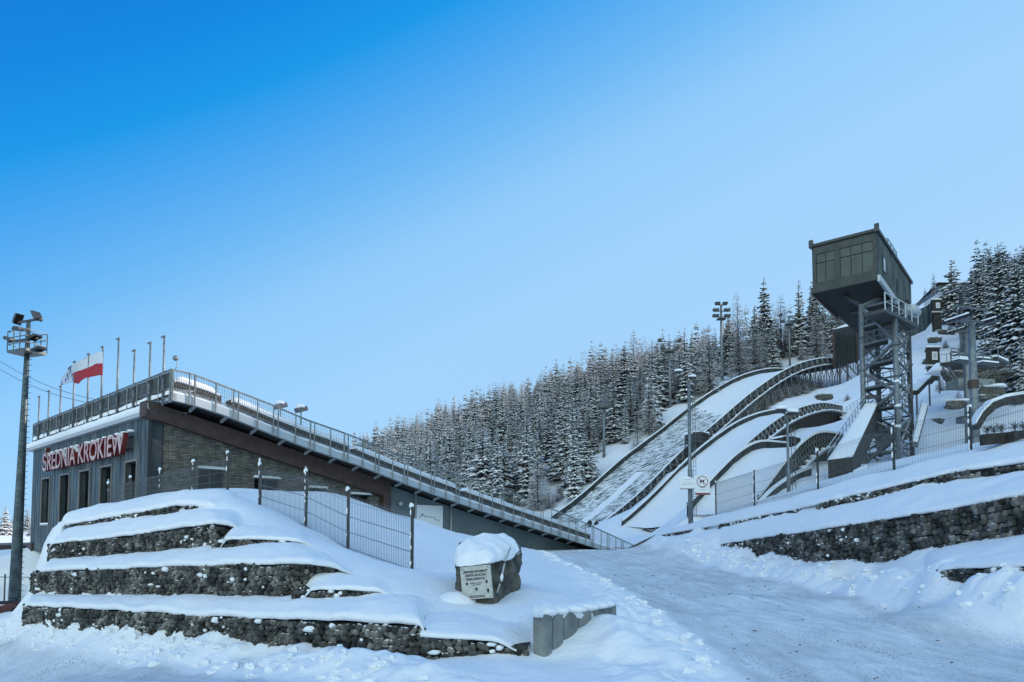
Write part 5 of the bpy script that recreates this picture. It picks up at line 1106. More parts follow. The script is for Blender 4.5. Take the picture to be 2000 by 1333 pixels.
# ------------------------------------------------------------------ judges' tower
gA, gB, gC = at(1690, 915, 61.5), at(1756, 925, 58.8), at(1782, 905, 64.0)
tA, tB_, tC = at(1686, 596, 61.5), at(1750, 612, 58.8), at(1781, 588, 64.0)
for p in (tB_, tC, tA): pass
tA.x, tB_.x, tC.x = gA.x, gB.x, gC.x; gD = gA+(gC-gB); tD = V(gD.x, gD.y, tC.z)
for p in (gA, gB, gC, gD): p.z = bz(p.x, p.y)-.5
tw = empty('judges_tower', (gA+gC)[:] if False else tuple((gA+gC)/2)); tag(tw, 'steel lattice judges tower carrying a dark glazed cabin, with stairs inside', 'tower')
for g, t, m_ in ((gA, tA, 'galv'), (gB, tB_, 'galv'), (gC, tC, 'darksteel'), (gD, tD, 'darksteel')):
    mb = MB(); mb.tube([g, t], .22, 12); c_ = mb.build('column', M[m_], tw, smooth=True)
    mb = MB()
    for f in (.2, .4, .6, .8):
        p = g.lerp(t, f); mb.tube([p-V(0, 0, .06), p+V(0, 0, .06)], .3, 12)
    mb.build('column_flanges', M['galvsnow'], c_)
def onleg(g, py, D): z = at(1700, py, D).z; return V(g.x, g.y, z)
LA = lambda py: onleg(gA, py, 61.5); LB = lambda py: onleg(gB, py, 58.8); LC = lambda py: onleg(gC, py, 64.0); LD = lambda py: V(gD.x, gD.y, LA(py).z)
def brace(a, b, w=.2, nm='brace', m_='galvsnow'):
    mb = MB(); mb.beam(a, b, w, w); mb.build(nm, M[m_], tw)
zz = [('A', 600), ('B', 668), ('A', 728), ('B', 765), ('A', 812), ('B', 850), ('A', 905)]
for (l0, y0), (l1, y1) in zip(zz[:-1], zz[1:]): brace((LA if l0 == 'A' else LB)(y0), (LA if l1 == 'A' else LB)(y1), .24)
zz2 = [('B', 640), ('C', 615), ('B', 690), ('C', 655), ('B', 740), ('C', 705), ('B', 788), ('C', 752), ('B', 835), ('C', 815), ('B', 880), ('C', 862)]
for (l0, y0), (l1, y1) in zip(zz2[:-1], zz2[1:]): brace((LC if l0 == 'C' else LB)(y0), (LC if l1 == 'C' else LB)(y1), .17)
zs0 = LA(905).z; ztop = tA.z
for k, py in enumerate([640, 692, 728, 765, 812, 850, 890]):
    brace(LD(py), LC(py+30), .16, m_='darksteel'); brace(LD(py), LA(py+32), .16, m_='darksteel')
levels = [888, 845, 803, 760, 716, 675, 640]
for k, py in enumerate(levels):       # landings, edge beams, stair flights, railings
    a, b, c, d = LA(py), LB(py), LC(py), LD(py); b.z = c.z = d.z = a.z
    mb = MB()
    for p, q in ((a, b), (b, c), (c, d), (d, a)): mb.beam(p, q, .14, .18)
    mb.build('floor_frame', M['galvsnow'], tw)
    mb = MB(); mb.add([a.lerp(d, .02), b.lerp(c, .02), b.lerp(c, .22), a.lerp(d, .22)]+[p-V(0, 0, .06) for p in (a.lerp(d, .02), b.lerp(c, .02), b.lerp(c, .22), a.lerp(d, .22))], [(0, 1, 2, 3), (7, 6, 5, 4), (0, 1, 5, 4), (3, 2, 6, 7)]); ld = mb.build('landing', M['wood'], tw)
    mb = MB(); o = V(0, 0, .14); P_ = [a.lerp(d, .03), b.lerp(c, .03), b.lerp(c, .21), a.lerp(d, .21)]; mb.add([p+V(0, 0, .005) for p in P_]+[p+o for p in P_], [(4, 5, 6, 7), (0, 1, 5, 4), (1, 2, 6, 5), (2, 3, 7, 6), (3, 0, 4, 7)]); mb.build('landing_snow', M['snow'], ld)
    mb = MB(); h = V(0, 0, 1.05)
    for p, q in ((a, b), (b, c)):
        mb.beam(p+h, q+h, .07, .07); mb.beam(p+h*.5, q+h*.5, .05, .05)
        for f in (.15, .38, .62, .85): r0 = p.lerp(q, f); mb.beam(r0, r0+h, .06, .06, up=(1, 0, 0))
    mb.build('landing_railing', M['galvsnow'], tw)
    if k < len(levels)-1:
        z2 = LA(levels[k+1]).z; s0 = a.lerp(c, .5) if k % 2 else b.lerp(d, .5); p0 = (a.lerp(d, .45) if k % 2 == 0 else b.lerp(c, .45)); p1 = (b.lerp(c, .45) if k % 2 == 0 else a.lerp(d, .45)); p1 = V(p1.x, p1.y, z2)
        w = (d-a).normalized()*.55; mb = MB(); mb.beam(p0-w, p1-w, .06, .16); mb.beam(p0+w, p1+w, .06, .16)
        for i in range(12): q = p0.lerp(p1, (i+.5)/12); mb.obox(q, (p1-p0).normalized().cross(V(0, 0, 1)).cross(V(0, 0, 1)).normalized()*.14, w, V(0, 0, .03))
        mb.beam(p0-w+h, p1-w+h, .06, .06); mb.build('stair_flight', M['darksteel'], tw)
for l_, py in ((LB, 668), (LA, 728), (LB, 765), (LA, 812), (LB, 850)):
    mb = MB(); p = l_(py); o = (gB-gA); o.z = 0; o.normalize(); s_ = .32 if l_ is LA else -.32; mb.obox(p+o*s_, o*.3, V(0, .04, 0), V(0, 0, .62)); mb.build('gusset_plate', M['ledge'], tw)
for py in (752, 800, 840):
    mb = MB(); mb.blob(LB(py)+V(0, -.05, .3), .27, (1, 1, .6), py, .1); mb.build('frozen_snow', M['snow'], tw, smooth=True)
# concrete infill behind the lower bays
mb = MB(); a, b = LD(815), LC(815); q = (gA-gD)*.35; mb.prism([a+q, b+q, b+q-V(0, 0, 1.9), a+q-V(0, 0, 1.9)], (gD-gA).normalized()*.3); mb.build('concrete_panel', M['concrete'], tw)
# cabin
CE = V(.632, .775, 0).normalized(); CN = V(-.775, .632, 0).normalized()     # length axis (away), width axis (left)
C1 = at(1708, 449, 60.0); zT = C1.z; zBt = at(1718, 546, 60).z; WC = 5.45; LCb = 16.6; C0 = V(C1.x+.15, 60.0, 0)
def Cp(l, w, z): return V(C0.x, C0.y, 0)+CE*l+CN*w+V(0, 0, z)
zF = zBt
mb = MB()
# shell: roof, floor, right side, left side, with the front glazed; lower edge rakes up towards the back
sl_ = 1.0
mb.prism([Cp(0, 0, zT-.25), Cp(0, WC, zT-.25), Cp(LCb, WC, zT-.25), Cp(LCb, 0, zT-.25)], V(0, 0, .25))
mb.prism([Cp(.25, .2, zF), Cp(.25, WC-.2, zF), Cp(LCb-.1, WC-.2, zF), Cp(LCb-.1, .2, zF)], V(0, 0, .3)); mb.build('roof_and_floor', M['core'], tw)
mb = MB(); mb.prism([Cp(.02, 0, zF+.02), Cp(LCb, 0, zF+.02), Cp(LCb, 0, zT-.26), Cp(.02, 0, zT-.26)], CN*.18); sw = mb.build('side_cladding', M['zinc'], tw)
mb = MB(); l = .3
while l < LCb: mb.beam(Cp(l, -.02, zF+.05), Cp(l, -.02, zT-.2), .05, .05, up=(1, 0, 0)); l += .42
mb.build('cladding_seams', M['zinc'], sw)
mb = MB(); mb.prism([Cp(.02, WC, zF+.02), Cp(LCb, WC, zF+.02), Cp(LCb, WC, zT-.26), Cp(.02, WC, zT-.26)], -CN*.18); mb.build('side_cladding', M['soffit'], tw)
mb = MB(); mb.prism([Cp(LCb, .2, zF+.02), Cp(LCb, WC-.2, zF+.02), Cp(LCb, WC-.2, zT-.26), Cp(LCb, .2, zT-.26)], -CE*.18); mb.build('rear_cladding', M['soffit'], tw)
mfr = mat('cabin_panel', (.028, .036, .034), .6, col2=(.045, .054, .048), scale=1.5)
H_ = zT-zF
mb = MB(); F_ = lambda w, h, l=0: Cp(l, w, zF+H_*h)
mb.prism([F_(0, 0), F_(WC, 0), F_(WC, .2), F_(0, .2)], CE*.2); mb.prism([F_(0, .8), F_(WC, .8), F_(WC, .94), F_(0, .94)], CE*.2)
mb.prism([F_(0, .2), F_(.28, .2), F_(.28, .8), F_(0, .8)], CE*.2); mb.prism([F_(WC-.35, .2), F_(WC, .2), F_(WC, .8), F_(WC-.35, .8)], CE*.2); mb.prism([F_(WC*.56, .2), F_(WC*.64, .2), F_(WC*.64, .8), F_(WC*.56, .8)], CE*.2)
mb.build('front_frame', mfr, tw)
mgl = mat('olive_glass', (.035, .052, .046), .12, spec=.4, col2=(.055, .075, .064), scale=.8)
for w0, w1, n_ in ((.28, WC*.56, 3), (WC*.64, WC-.35, 2)):
    for i in range(n_):
        x0 = w0+(w1-w0)*i/n_; x1 = w0+(w1-w0)*(i+1)/n_
        for h0, h1 in ((.205, .6), (.615, .795)):
            mb = MB(); mb.prism([F_(x0+.03, h0, .08), F_(x1-.03, h0, .08), F_(x1-.03, h1, .08), F_(x0+.03, h1, .08)], CE*.04); mb.build('window_pane', mgl, tw)
        mb = MB(); mb.prism([F_(x1-.025, .2, .05), F_(x1+.025, .2, .05), F_(x1+.025, .8, .05), F_(x1-.025, .8, .05)], CE*.06) if i < n_-1 else None
        if i < n_-1: mb.build('mullion', M['black'], tw)
mb = MB(); mb.prism([Cp(-.1, -.16, zT-.12), Cp(-.1, WC+.16, zT-.12), Cp(-.1, WC+.16, zT+.12), Cp(-.1, -.16, zT+.12)], CE*.25)
mb.beam(Cp(-.05, -.1, zT), Cp(LCb, -.1, zT-.03), .2, .3); mb.beam(Cp(-.05, WC+.1, zT), Cp(LCb, WC+.1, zT-.03), .2, .3)
for w in (-.05, WC+.05): mb.obox(Cp(-.05, w, zT+.15), CE*.15, CN*.18, V(0, 0, .35))
mb.build('roof_edge', M['darksteel'], tw)
mb = MB(); mb.beam(Cp(-.05, -.12, zF+.1), Cp(7.6, -.12, zF-.02), .22, .55); mb.build('lower_skirt', M['ledge'], tw)
mb = MB(); mb.beam(Cp(-.05, WC+.1, zF+.05), Cp(9, WC+.1, zF-.1), .18, .3); mb.build('rusty_edge_trim', M['brown'], tw)
for l0, z0, ww, hh in ((2.3, .32, 1.3, 1.5), (8.0, .25, .7, 1.4)):
    mb = MB(); q0 = Cp(l0, -.05, zF+z0*H_); mb.prism([q0, q0+CE*ww, q0+CE*ww+V(0, 0, hh), q0+V(0, 0, hh)], CN*.06); wf = mb.build('side_window', M['black'], tw)
    mb = MB(); q0 = Cp(l0+.15, -.06, zF+z0*H_+.15); mb.prism([q0, q0+CE*(ww-.45), q0+CE*(ww-.45)+V(0, 0, hh-.3), q0+V(0, 0, hh-.3)], CN*.005); mb.build('pane', M['ledge'] if l0 < 3 else M['glass'], wf)
mb = MB()
for l in (5.2, 6.6, 8.0, 9.4): mb.beam(Cp(l, .05, zT), Cp(l, .05, zT+1.0), .06, .06, up=(1, 0, 0))
for h in (.5, 1.0): mb.beam(Cp(5.2, .05, zT+h), Cp(9.4, .05, zT+h), .06, .06); mb.beam(Cp(5.2, .05, zT+h), Cp(5.2, 2.0, zT+h), .06, .06); mb.beam(Cp(9.4, .05, zT+h), Cp(9.4, 2.0, zT+h), .06, .06)
mb.build('roof_railing', M['galv'], tw)
# gangway at the top of the legs with a lagged duct
gz0 = LB(618).z; g0, g1 = at(1708, 615, 57.5), at(1772, 604, 62.5); g0.z = gz0-.1; g1.z = gz0+.05; gd = (g1-g0).normalized(); gn = V(-gd.y, gd.x, 0)
mb = MB(); mb.obox((g0+g1)/2, (g1-g0)/2, gn*.9, V(0, 0, .16)); gw = mb.build('gangway', M['darksteel'], tw)
mb = MB()
for i in range(6): p = g0.lerp(g1, i/5)-gn*.85; mb.beam(p, p+V(0, 0, 1.5), .08, .08, up=(1, 0, 0))
mb.beam(g0-gn*.85+V(0, 0, 1.5), g1-gn*.85+V(0, 0, 1.5), .08, .08); mb.beam(g0-gn*.85+V(0, 0, .75), g1-gn*.85+V(0, 0, .75), .05, .05); mb.beam(g1-gn*.85+V(0, 0, 1.5), g1+gn*.85+V(0, 0, 1.5), .08, .08)
mb.build('gangway_railing', M['ledge'], gw)
mb = MB(); q0 = at(1774, 604, 61); mb.tube([q0, q0+gd*1.1+V(0, 0, .15), q0+gd*2.0+V(0, 0, .0)], [.42, .48, .44], 14); mb.build('lagged_duct', M['ledge'], gw, smooth=True)
brace(at(1690, 600, 61.4), at(1752, 585, 63), .18); brace(tB_, Cp(7, .6, zF), .3, m_='darksteel'); brace(tA, Cp(2.5, 3.4, zF), .3, m_='darksteel'); brace(tC, Cp(10, 1, zF), .3, m_='darksteel'); brace(tD, Cp(8, 4, zF), .3, m_='darksteel')
brace(tA-V(0, 0, .2), Cp(5.5, .8, zF), .3, 'raking_strut')
# ------------------------------------------------------------------ chairlift
pb, pt = at(1906, 872, 35), at(1898, 632, 35); pt.x = pb.x-.02; pb.z = bz(pb.x, pb.y)-.4
e = empty('chairlift_pylon', tuple(pb)); tag(e, 'tall grey chairlift pylon with snowy cross arms behind the right mesh fence', 'chairlift pylon', 'chairlift pylons')
mb = MB(); mb.tube([pb, pb.lerp(pt, .12), pb.lerp(pt, .121), pb.lerp(pt, .5), pt], [.25, .25, .2, .185, .165], 14); mb.build('pole', M['galv'], e, smooth=True)
mb = MB(); mb.tube([pb.lerp(pt, .5), pb.lerp(pt, .56)], .26, 14); mb.build('dark_sleeve', M['brown'], e)
LX = V(.95, .31, 0).normalized(); LY = V(-.31, .95, 0)
def pyl(e, pt, s, two=True):
    for dz, w in ((.15*s, 1.15*s), (.95*s, 1.35*s)):
        mb = MB(); mb.beam(pt+V(0, 0, dz)-LX*w, pt+V(0, 0, dz)+LX*w, .11*s, .13*s); mb.build('cross_arm', M['galvsnow'], e)
    for f in (-1.0, 1.0):
        mb = MB(); c = pt+LX*(f*1.1*s)+V(0, 0, .15*s); mb.beam(c, c+V(0, 0, .9*s), .07*s, .07*s, up=(1, 0, 0)); mb.beam(c-LY*1.0*s-V(0, 0, .15), c+LY*1.0*s-V(0, 0, .0), .1*s, .14*s); mb.build('sheave_beam', M['galvsnow'], e)
        for q in (-.85, -.5, -.17, .17, .5, .85):
            mb = MB(); p = c+LY*q*s+V(0, 0, .05); mb.tube([p-LX*.05*s, p+LX*.05*s], .15*s, 10); mb.build('sheave_wheel', M['black'], e)
        mb = MB(); mb.obox(c+V(0, 0, .12), LX*.09*s, LY*.8*s, V(0, 0, .035)); mb.build('frozen_snow', M['snow'], e)
pyl(e, pt, .85)
p2b, p2t = at(1888, 735, 62), at(1887, 652, 62); p2b.z = bz(p2b.x, p2b.y)-.3
e2 = empty('chairlift_pylon', tuple(p2b)); tag(e2, 'second chairlift pylon just behind the tall one, above the loading platform', 'chairlift pylon', 'chairlift pylons')
mb = MB(); mb.tube([p2b, p2t], .3, 12); mb.build('pole', M['galv'], e2, smooth=True); pyl(e2, p2t, 1.1)
p3b, p3t = at(1878, 640, 120), at(1877, 575, 120); p3b.z = bz(p3b.x, p3b.y)-.3
e3 = empty('chairlift_pylon', tuple(p3b)); tag(e3, 'farthest chairlift pylon up the slope below the hilltop house', 'chairlift pylon', 'chairlift pylons')
mb = MB(); mb.tube([p3b, p3t], .35, 10); mb.build('pole', M['darksteel'], e3, smooth=True); pyl(e3, p3t, 1.8)
mb = MB()
for f, k in ((-1, 0), (1, 1)):
    A0, A1, A2 = pt+LX*f*.95+V(0, 0, .22), p2t+LX*f*1.2+V(0, 0, .3), p3t+LX*f*1.9+V(0, 0, .4)
    A_ = A0-(A1-A0).normalized()*0+V(0, 0, 0); far0 = A0+(A0-A1)*1.2; far0.z = A0.z-3
    mb = MB(); L_ = [A0.lerp(A1, t)-V(0, 0, 1.6*t*(1-t)) for t in np.linspace(0, 1, 8)]+[A1.lerp(A2, t)-V(0, 0, 4*t*(1-t)) for t in np.linspace(.1, 1, 8)]
    mb.tube(L_, .02, 5); o = mb.build('haul_cable', M['darksteel'], None); tag(o, ['left run of the chairlift cable passing the tall pylon', 'right run of the chairlift cable passing the tall pylon'][k], 'cable', 'chairlift cables')
    for j, t in enumerate((.3, .62, .85) if k == 0 else (.35, .75)):
        c = A0.lerp(A1, t)-V(0, 0, 1.6*t*(1-t)); ce = empty('lift_chair', tuple(c)); tag(ce, [['snowy empty lift chair nearest the tall pylon on the left run', 'middle snowy lift chair on the left run of the lift', 'farthest snowy lift chair on the left run of the lift'], ['snowy empty lift chair nearest the tall pylon on the right run', 'farther snowy lift chair on the right run of the lift']][k][j], 'lift chair', 'lift chairs on the cable')
        mb = MB(); mb.tube([c, c+V(.25, 0, -.3), c+V(.3, 0, -1.0), c+V(.1, 0, -1.5)], .03, 6); mb.build('hanger', M['galvsnow'], ce)
        mb = MB(); b0 = c+V(.1, 0, -1.6); mb.beam(b0-LX*.75, b0+LX*.75, .06); mb.beam(b0-LX*.75-V(0, 0, .55), b0+LX*.75-V(0, 0, .55), .06)
        for x in (-.75, 0, .75): mb.beam(b0+LX*x, b0+LX*x-V(0, 0, .6), .04, .04, up=(0, 1, 0))
        mb.build('backrest', M['galvsnow'], ce)
        mb = MB(); mb.obox(b0-LY*.28-V(0, 0, .62), LX*.75, LY*.28, V(0, 0, .04)); st = mb.build('seat', M['darksteel'], ce); mb = MB(); mb.obox(b0-LY*.28-V(0, 0, .52), LX*.7, LY*.25, V(0, 0, .055)); mb.build('seat_snow', M['snow'], st)
# loading platform
a, b = at(1836, 712, 70), at(1950, 700, 66); e = empty('lift_platform', tuple(at(1890, 745, 68))); tag(e, 'snowy steel loading deck of the chairlift braced over the dark rocky bank', 'platform')
d = b-a; d.z = 0; nn_ = V(-d.y, d.x, 0).normalized()
mb = MB(); mb.obox((a+b)/2+nn_*1.6, (b-a)/2, nn_*1.6, V(0, 0, .15)); mb.build('deck', M['darksteel'], e)
mb = MB(); mb.obox((a+b)/2+nn_*1.6+V(0, 0, .28), (b-a)*.49, nn_*1.5, V(0, 0, .1)); mb.build('deck_snow', M['snow'], e)
for x0, x1 in ((1840, 1872), (1852, 1876), (1945, 1912), (1930, 1908)): mb = MB(); mb.beam(at(x0, 718, 68), at(x1, 752, 68), .16, .16); mb.build('raking_strut', M['galvsnow'], e)
mb = MB(); mb.obox(at(1895, 752, 68), V(2.0, .3, 0), V(0, 1, 0), V(0, 0, .4)); mb.build('footing', M['concrete'], e)
mb = MB()
for f in np.linspace(0, 1, 9): p = a.lerp(b, f); mb.beam(p, p+V(0, 0, 1.0), .05, .05, up=(1, 0, 0))
mb.beam(a+V(0, 0, 1), b+V(0, 0, 1), .05, .05); mb.build('railing', M['galv'], e)
# huts
def hut(name, label, x0, x1, y0, y1, D, roofm='snow', m_='wood', win=True, legs=0, depth=1.0):
    a, b, c = at(x0, y0, D), at(x1, y0, D), at(x0, y1, D); e = empty(name, tuple(c)); tag(e, label, 'hut' if depth < 1.5 else 'house')
    w, h = b.x-a.x, a.z-c.z; dx, dy = V(w/2, 0, 0), V(.25*w, w/2*depth, 0); ce = (a+b)/2+dy-V(0, 0, h/2)
    mb = MB(); mb.obox(ce, dx, dy, V(0, 0, h/2)); mb.build('wall', M[m_], e)
    mb = MB(); mb.obox(ce+V(0, 0, h/2+.12), dx*1.12, dy*1.12, V(0, 0, .1)); rf = mb.build('roof', M['darksteel'], e); mb = MB(); mb.obox(ce+V(0, 0, h/2+.32), dx*1.08, dy*1.08, V(0, 0, .14)); mb.build('roof_snow', M['snow'], rf, bevel=.08)
    if win:
        mb = MB(); mb.obox(ce-dy+V(.1*w, -.04, .05*h), V(w*.2, 0, 0), V(0, .04, 0), V(0, 0, h*.26)); wn = mb.build('window', M['white'], e); mb = MB(); mb.obox(ce-dy+V(.1*w, -.085, .05*h), V(w*.15, 0, 0), V(0, .006, 0), V(0, 0, h*.2)); mb.build('pane', M['ledge'], wn)
    if legs:
        mb = MB(); mb.obox(ce-V(0, 0, h/2+.15), dx*1.15, dy*1.1, V(0, 0, .12)); mb.build('base_ledge', M['ledge'], e)
        mb = MB(); mb.obox(ce-V(0, 0, h/2+.27+legs/2), dx*.9, dy*.9, V(0, 0, legs/2)); mb.build('plinth', M['wood'], e)
    return e
hut('ticket_hut', 'small dark hut with a white framed window on the slope right of the tower', 1810, 1835, 682, 712, 92, legs=1.6)
hut('starter_hut', 'small dark hut higher up the slope with a light window under the hilltop house', 1820, 1839, 588, 608, 128, legs=3.2)
hut('hilltop_house', 'pale grey house with a flat snowy roof among the spruces at the hilltop', 1832, 1890, 556, 578, 172, m_='zinc', win=True, depth=2, legs=4)
hut('pump_hut', 'low dark shed edge among the trees on the right slope', 1952, 1985, 740, 750, 84, m_='wood', win=False)
# stair from the lift platform down to the tower
e = empty('covered_stair', tuple(at(1795, 755, 80))); tag(e, 'snow covered conveyor stair running from the hut down behind the tower', 'stair')
a, b = at(1784, 768, 74), at(1836, 715, 86); mb = MB(); mb.beam(a, b, .9, .5); mb.build('trough', M['wood'], e)
mb = MB(); mb.beam(a+V(0, 0, .34), b+V(0, 0, .34), .8, .14); mb.build('snow_cover', M['snow'], e)
for f in (.1, .55, .95): mb = MB(); p = a.lerp(b, f); mb.beam(p, V(p.x, p.y, bz(p.x, p.y)-.3), .14, .14, up=(0, 1, 0)); mb.build('stilt', M['galvsnow'], e)
# arch, planters and pallet by the fence at the right edge
e = empty('arched_culvert', tuple(at(1965, 850, 27))); tag(e, 'dark arch with snow on its crown behind the fence at the right edge', 'arch')
mb = MB(); pr_ = [at(x, y, 27) for x, y in [(1905, 830), (1920, 805), (1940, 786), (1965, 777), (2000, 771), (2050, 770), (2050, 782), (2000, 784), (1968, 790), (1946, 799), (1928, 815), (1914, 838)]]
for i in range(5): mb.prism([pr_[i], pr_[i+1], pr_[10-i], pr_[11-i]], V(.05, .5, 0))
mb.build('arch_ring', M['wood'], e); mb = MB()
for i in range(5): mb.prism([pr_[i]+V(0, -.03, .02), pr_[i+1]+V(0, -.03, .02), pr_[i+1]+V(0, -.03, .14), pr_[i]+V(0, -.03, .14)], V(.05, .5, 0))
mb.build('crown_snow', M['snow'], e)
for k, (x0, x1, y0, y1) in enumerate([(1925, 1972, 848, 862), (1980, 2030, 842, 852)]):
    a, b, c = at(x0, y0, 22.5), at(x1, y0-4, 22.8), at(x0, y1, 22.5); e = empty('planter', tuple(c)); tag(e, ['long dark planter box with bare shrubs behind the fence, left one', 'dark planter box with bare shrubs at the very right edge'][k], 'planter', 'planters behind the fence')
    mb = MB(); mb.prism([a, b, b-V(0, 0, .35), a-V(0, 0, .35)], V(0, .3, 0)); mb.build('box', M['wood'], e)
    for j in range(3):
        mb = MB(); p = a.lerp(b, .2+.3*j)+V(0, .17, 0); rr = random.Random(k*9+j)
        for _ in range(46):
            q = p+V(rr.uniform(-.05, .05), rr.uniform(-.04, .04), rr.uniform(.02, .2)); e1 = q+V(rr.gauss(0, .09), rr.gauss(0, .06), rr.uniform(.03, .14)); mb.beam(q, e1, .006, .006); mb.beam(e1, e1+V(rr.gauss(0, .06), rr.gauss(0, .05), rr.gauss(.02, .04)), .005, .005)
        mb.beam(p-V(0, 0, .1), p+V(0, 0, .2), .016, .016)
        mb.build('bare_shrub', M['wood'], e)
e = empty('wire_crate', tuple(at(1884, 828, 42))); tag(e, 'small grey crate standing on the snow left of the chairlift pylon', 'crate'); c_ = at(1884, 822, 42)
mb = MB(); mb.obox(c_, V(.34, 0, 0), V(0, .3, 0), V(0, 0, .16)); mb.build('box', M['galvsnow'], e)
mb = MB(); mb.obox(c_+V(0, 0, .2), V(.36, 0, 0), V(0, .32, 0), V(0, 0, .03)); mb.build('lid', M['darksteel'], e)
# rock outcrops poking through the snow
def outcrop(x, y, D, w, h, seed, label):
    p = at(x, y, D); rr = random.Random(seed); e = empty('rock_outcrop', tuple(p)); tag(e, label, 'rock')
    P_ = [p+V(rr.uniform(-1, 1)*w, rr.uniform(-.5, .8)*w, rr.uniform(-1, 1)*h) for _ in range(16)]
    hull_mesh('rock', P_, M['rock'], e, 2, .25*h, seed)
    mb = MB(); mb.blob(p+V(0, .2*w, h*.75), w*.8, (1, .8, .32*h/w), seed, .25); mb.build('snow_cap', M['snow'], e, smooth=True)
outcrop(1145, 868, 190, 4.0, 1.6, 1, 'dark rock ledge under snow in the forest left of the big jump'); outcrop(1128, 878, 188, 2.2, 1.6, 2, 'smaller rock at the left foot of the forest ledge')
outcrop(1215, 845, 185, 3.4, 2.4, 3, 'brown cliff patch on the wooded slope beside the big jump'); outcrop(1296, 818, 160, 3.2, 2.6, 4, 'dark rock bluff right beside the big jump barrier'); outcrop(1180, 860, 186, 3, 1.3, 5, 'low rock between the two forest ledges')
outcrop(1836, 822, 44, .55, .2, 6, 'small brown rock poking through the snow left of the crate'); outcrop(1872, 790, 50, .9, .42, 7, 'dark rock hollow in the snow left of the chairlift pylon'); outcrop(1925, 778, 48, .9, .25, 8, 'dark rock strip in the snow right of the chairlift pylon')
outcrop(1900, 738, 74, 4.0, 1.5, 9, 'dark rocky bank under the chairlift loading deck')
# two walkers at the foot of the big jump
def walker(px_, py_, D, label, top_m, seed):
    p = at(px_, py_, D); rr = random.Random(seed)
    me = bpy.data.meshes.new('person'); P_ = [(0, 0, .95), (0, 0, 1.2), (0, 0, 1.42), (0, 0, 1.52), (0, 0, 1.66), (.11, 0, .9), (.13, .12, .48), (.13, .05, .06), (.13, -.08, .03), (-.11, 0, .9), (-.13, -.15, .5), (-.13, -.05, .06), (-.13, -.18, .03), (.2, 0, 1.4), (.27, .05, 1.12), (.25, -.08, .88), (-.2, 0, 1.4), (-.27, -.05, 1.12), (-.25, -.14, .88)]
    E_ = [(0, 1), (1, 2), (2, 3), (3, 4), (0, 5), (5, 6), (6, 7), (7, 8), (0, 9), (9, 10), (10, 11), (11, 12), (2, 13), (13, 14), (14, 15), (2, 16), (16, 17), (17, 18)]
    me.from_pydata(P_, E_, []); o = bpy.data.objects.new('person', me); COL.objects.link(o); o.location = p; me.materials.append(M['black'])
    sk = o.modifiers.new('skin', 'SKIN'); R_ = [.17, .16, .18, .07, .11, .11, .08, .055, .05, .11, .08, .055, .05, .08, .06, .045, .08, .06, .045]
    for i, v in enumerate(me.skin_vertices[0].data): v.radius = (R_[i], R_[i]*.85); v.use_root = (i == 0)
    s_ = o.modifiers.new('s', 'SUBSURF'); s_.levels = s_.render_levels = 2; tag(o, label, 'person', 'people at the foot of the big jump')
    mb = MB(); mb.blob(p+V(0, 0, 1.25), .24, (1, .8, 1.35), seed, .03); mb.build('jacket', top_m, o); mb = MB(); mb.blob(p+V(0, 0, 1.71), .125, (1, 1, 1), seed, .03); mb.build('cap', M['black'], o)
walker(1152, 1040, 90, 'person in black standing at the foot of the matting slope, left of the pair', M['black'], 1)
walker(1165, 1042, 89, 'person in dark clothes at the foot of the matting slope, right of the pair', M['soffit'], 2)

for i, (px_, py_, D, w_, h_, lb_) in enumerate([(1812, 745, 94, 1.3, .5, 'small rock in the snow below the covered stair'), (1822, 664, 118, 1.2, .5, 'small rock between the two dark huts'), (1845, 650, 122, 1.6, .5, 'low rock on the slope right of the upper hut'), (1850, 735, 82, 1.3, .6, 'dark rock at the left foot of the loading deck'), (1940, 765, 66, 1.6, .7, 'dark rock at the right foot of the loading deck'), (1815, 705, 100, 1.0, .35, 'tiny rock left of the lower hut'), (1700, 775, 108, 1.2, .4, 'small rock in the snow behind the tower'), (1610, 775, 120, 1.8, .6, 'broken rock below the dark end of the big in-run')]):
    outcrop(px_, py_, D, w_, h_, 30+i, lb_)
# ------------------------------------------------------------------ trees
def tree_mat(name, c1, c2, snow, sn=2.2, isl=.35, scale=1.2):
    return mat(name, c1, .9, col2=c2, scale=scale, snow=snow, island=isl, snoise=sn, spec=.15)
M['needles'] = tree_mat('spruce_needles', (.022, .034, .03), (.05, .062, .05), .16, .9)
M['needles2'] = tree_mat('frosted_needles', (.06, .07, .066), (.16, .16, .155), -.02, .8)
M['larch'] = tree_mat('larch_twigs', (.14, .12, .115), (.32, .30, .29), .1, 1.2)
M['bark'] = mat('bark', (.03, .024, .02), .95, col2=(.06, .05, .045), scale=8, snow=1.3)
def piece(a, b, w, h, VS, FS, droop=0, k=.45):     # closed flattened sprig from a to b: thick in the middle, pointed at both ends
    d = b-a; L = np.linalg.norm(d)+1e-9; s = np.cross(d, [0, 0, 1.0]); s /= np.linalg.norm(s)+1e-9; m = a+d*k+np.array([0, 0, droop*L])
    n = len(VS); VS += [a, m+s*w-[0, 0, h*.7], m+[0, 0, h*.6], m-s*w-[0, 0, h*.7], b]
    FS += [(n, n+1, n+2), (n, n+2, n+3), (n, n+3, n+1), (n+4, n+2, n+1), (n+4, n+3, n+2), (n+4, n+1, n+3)]
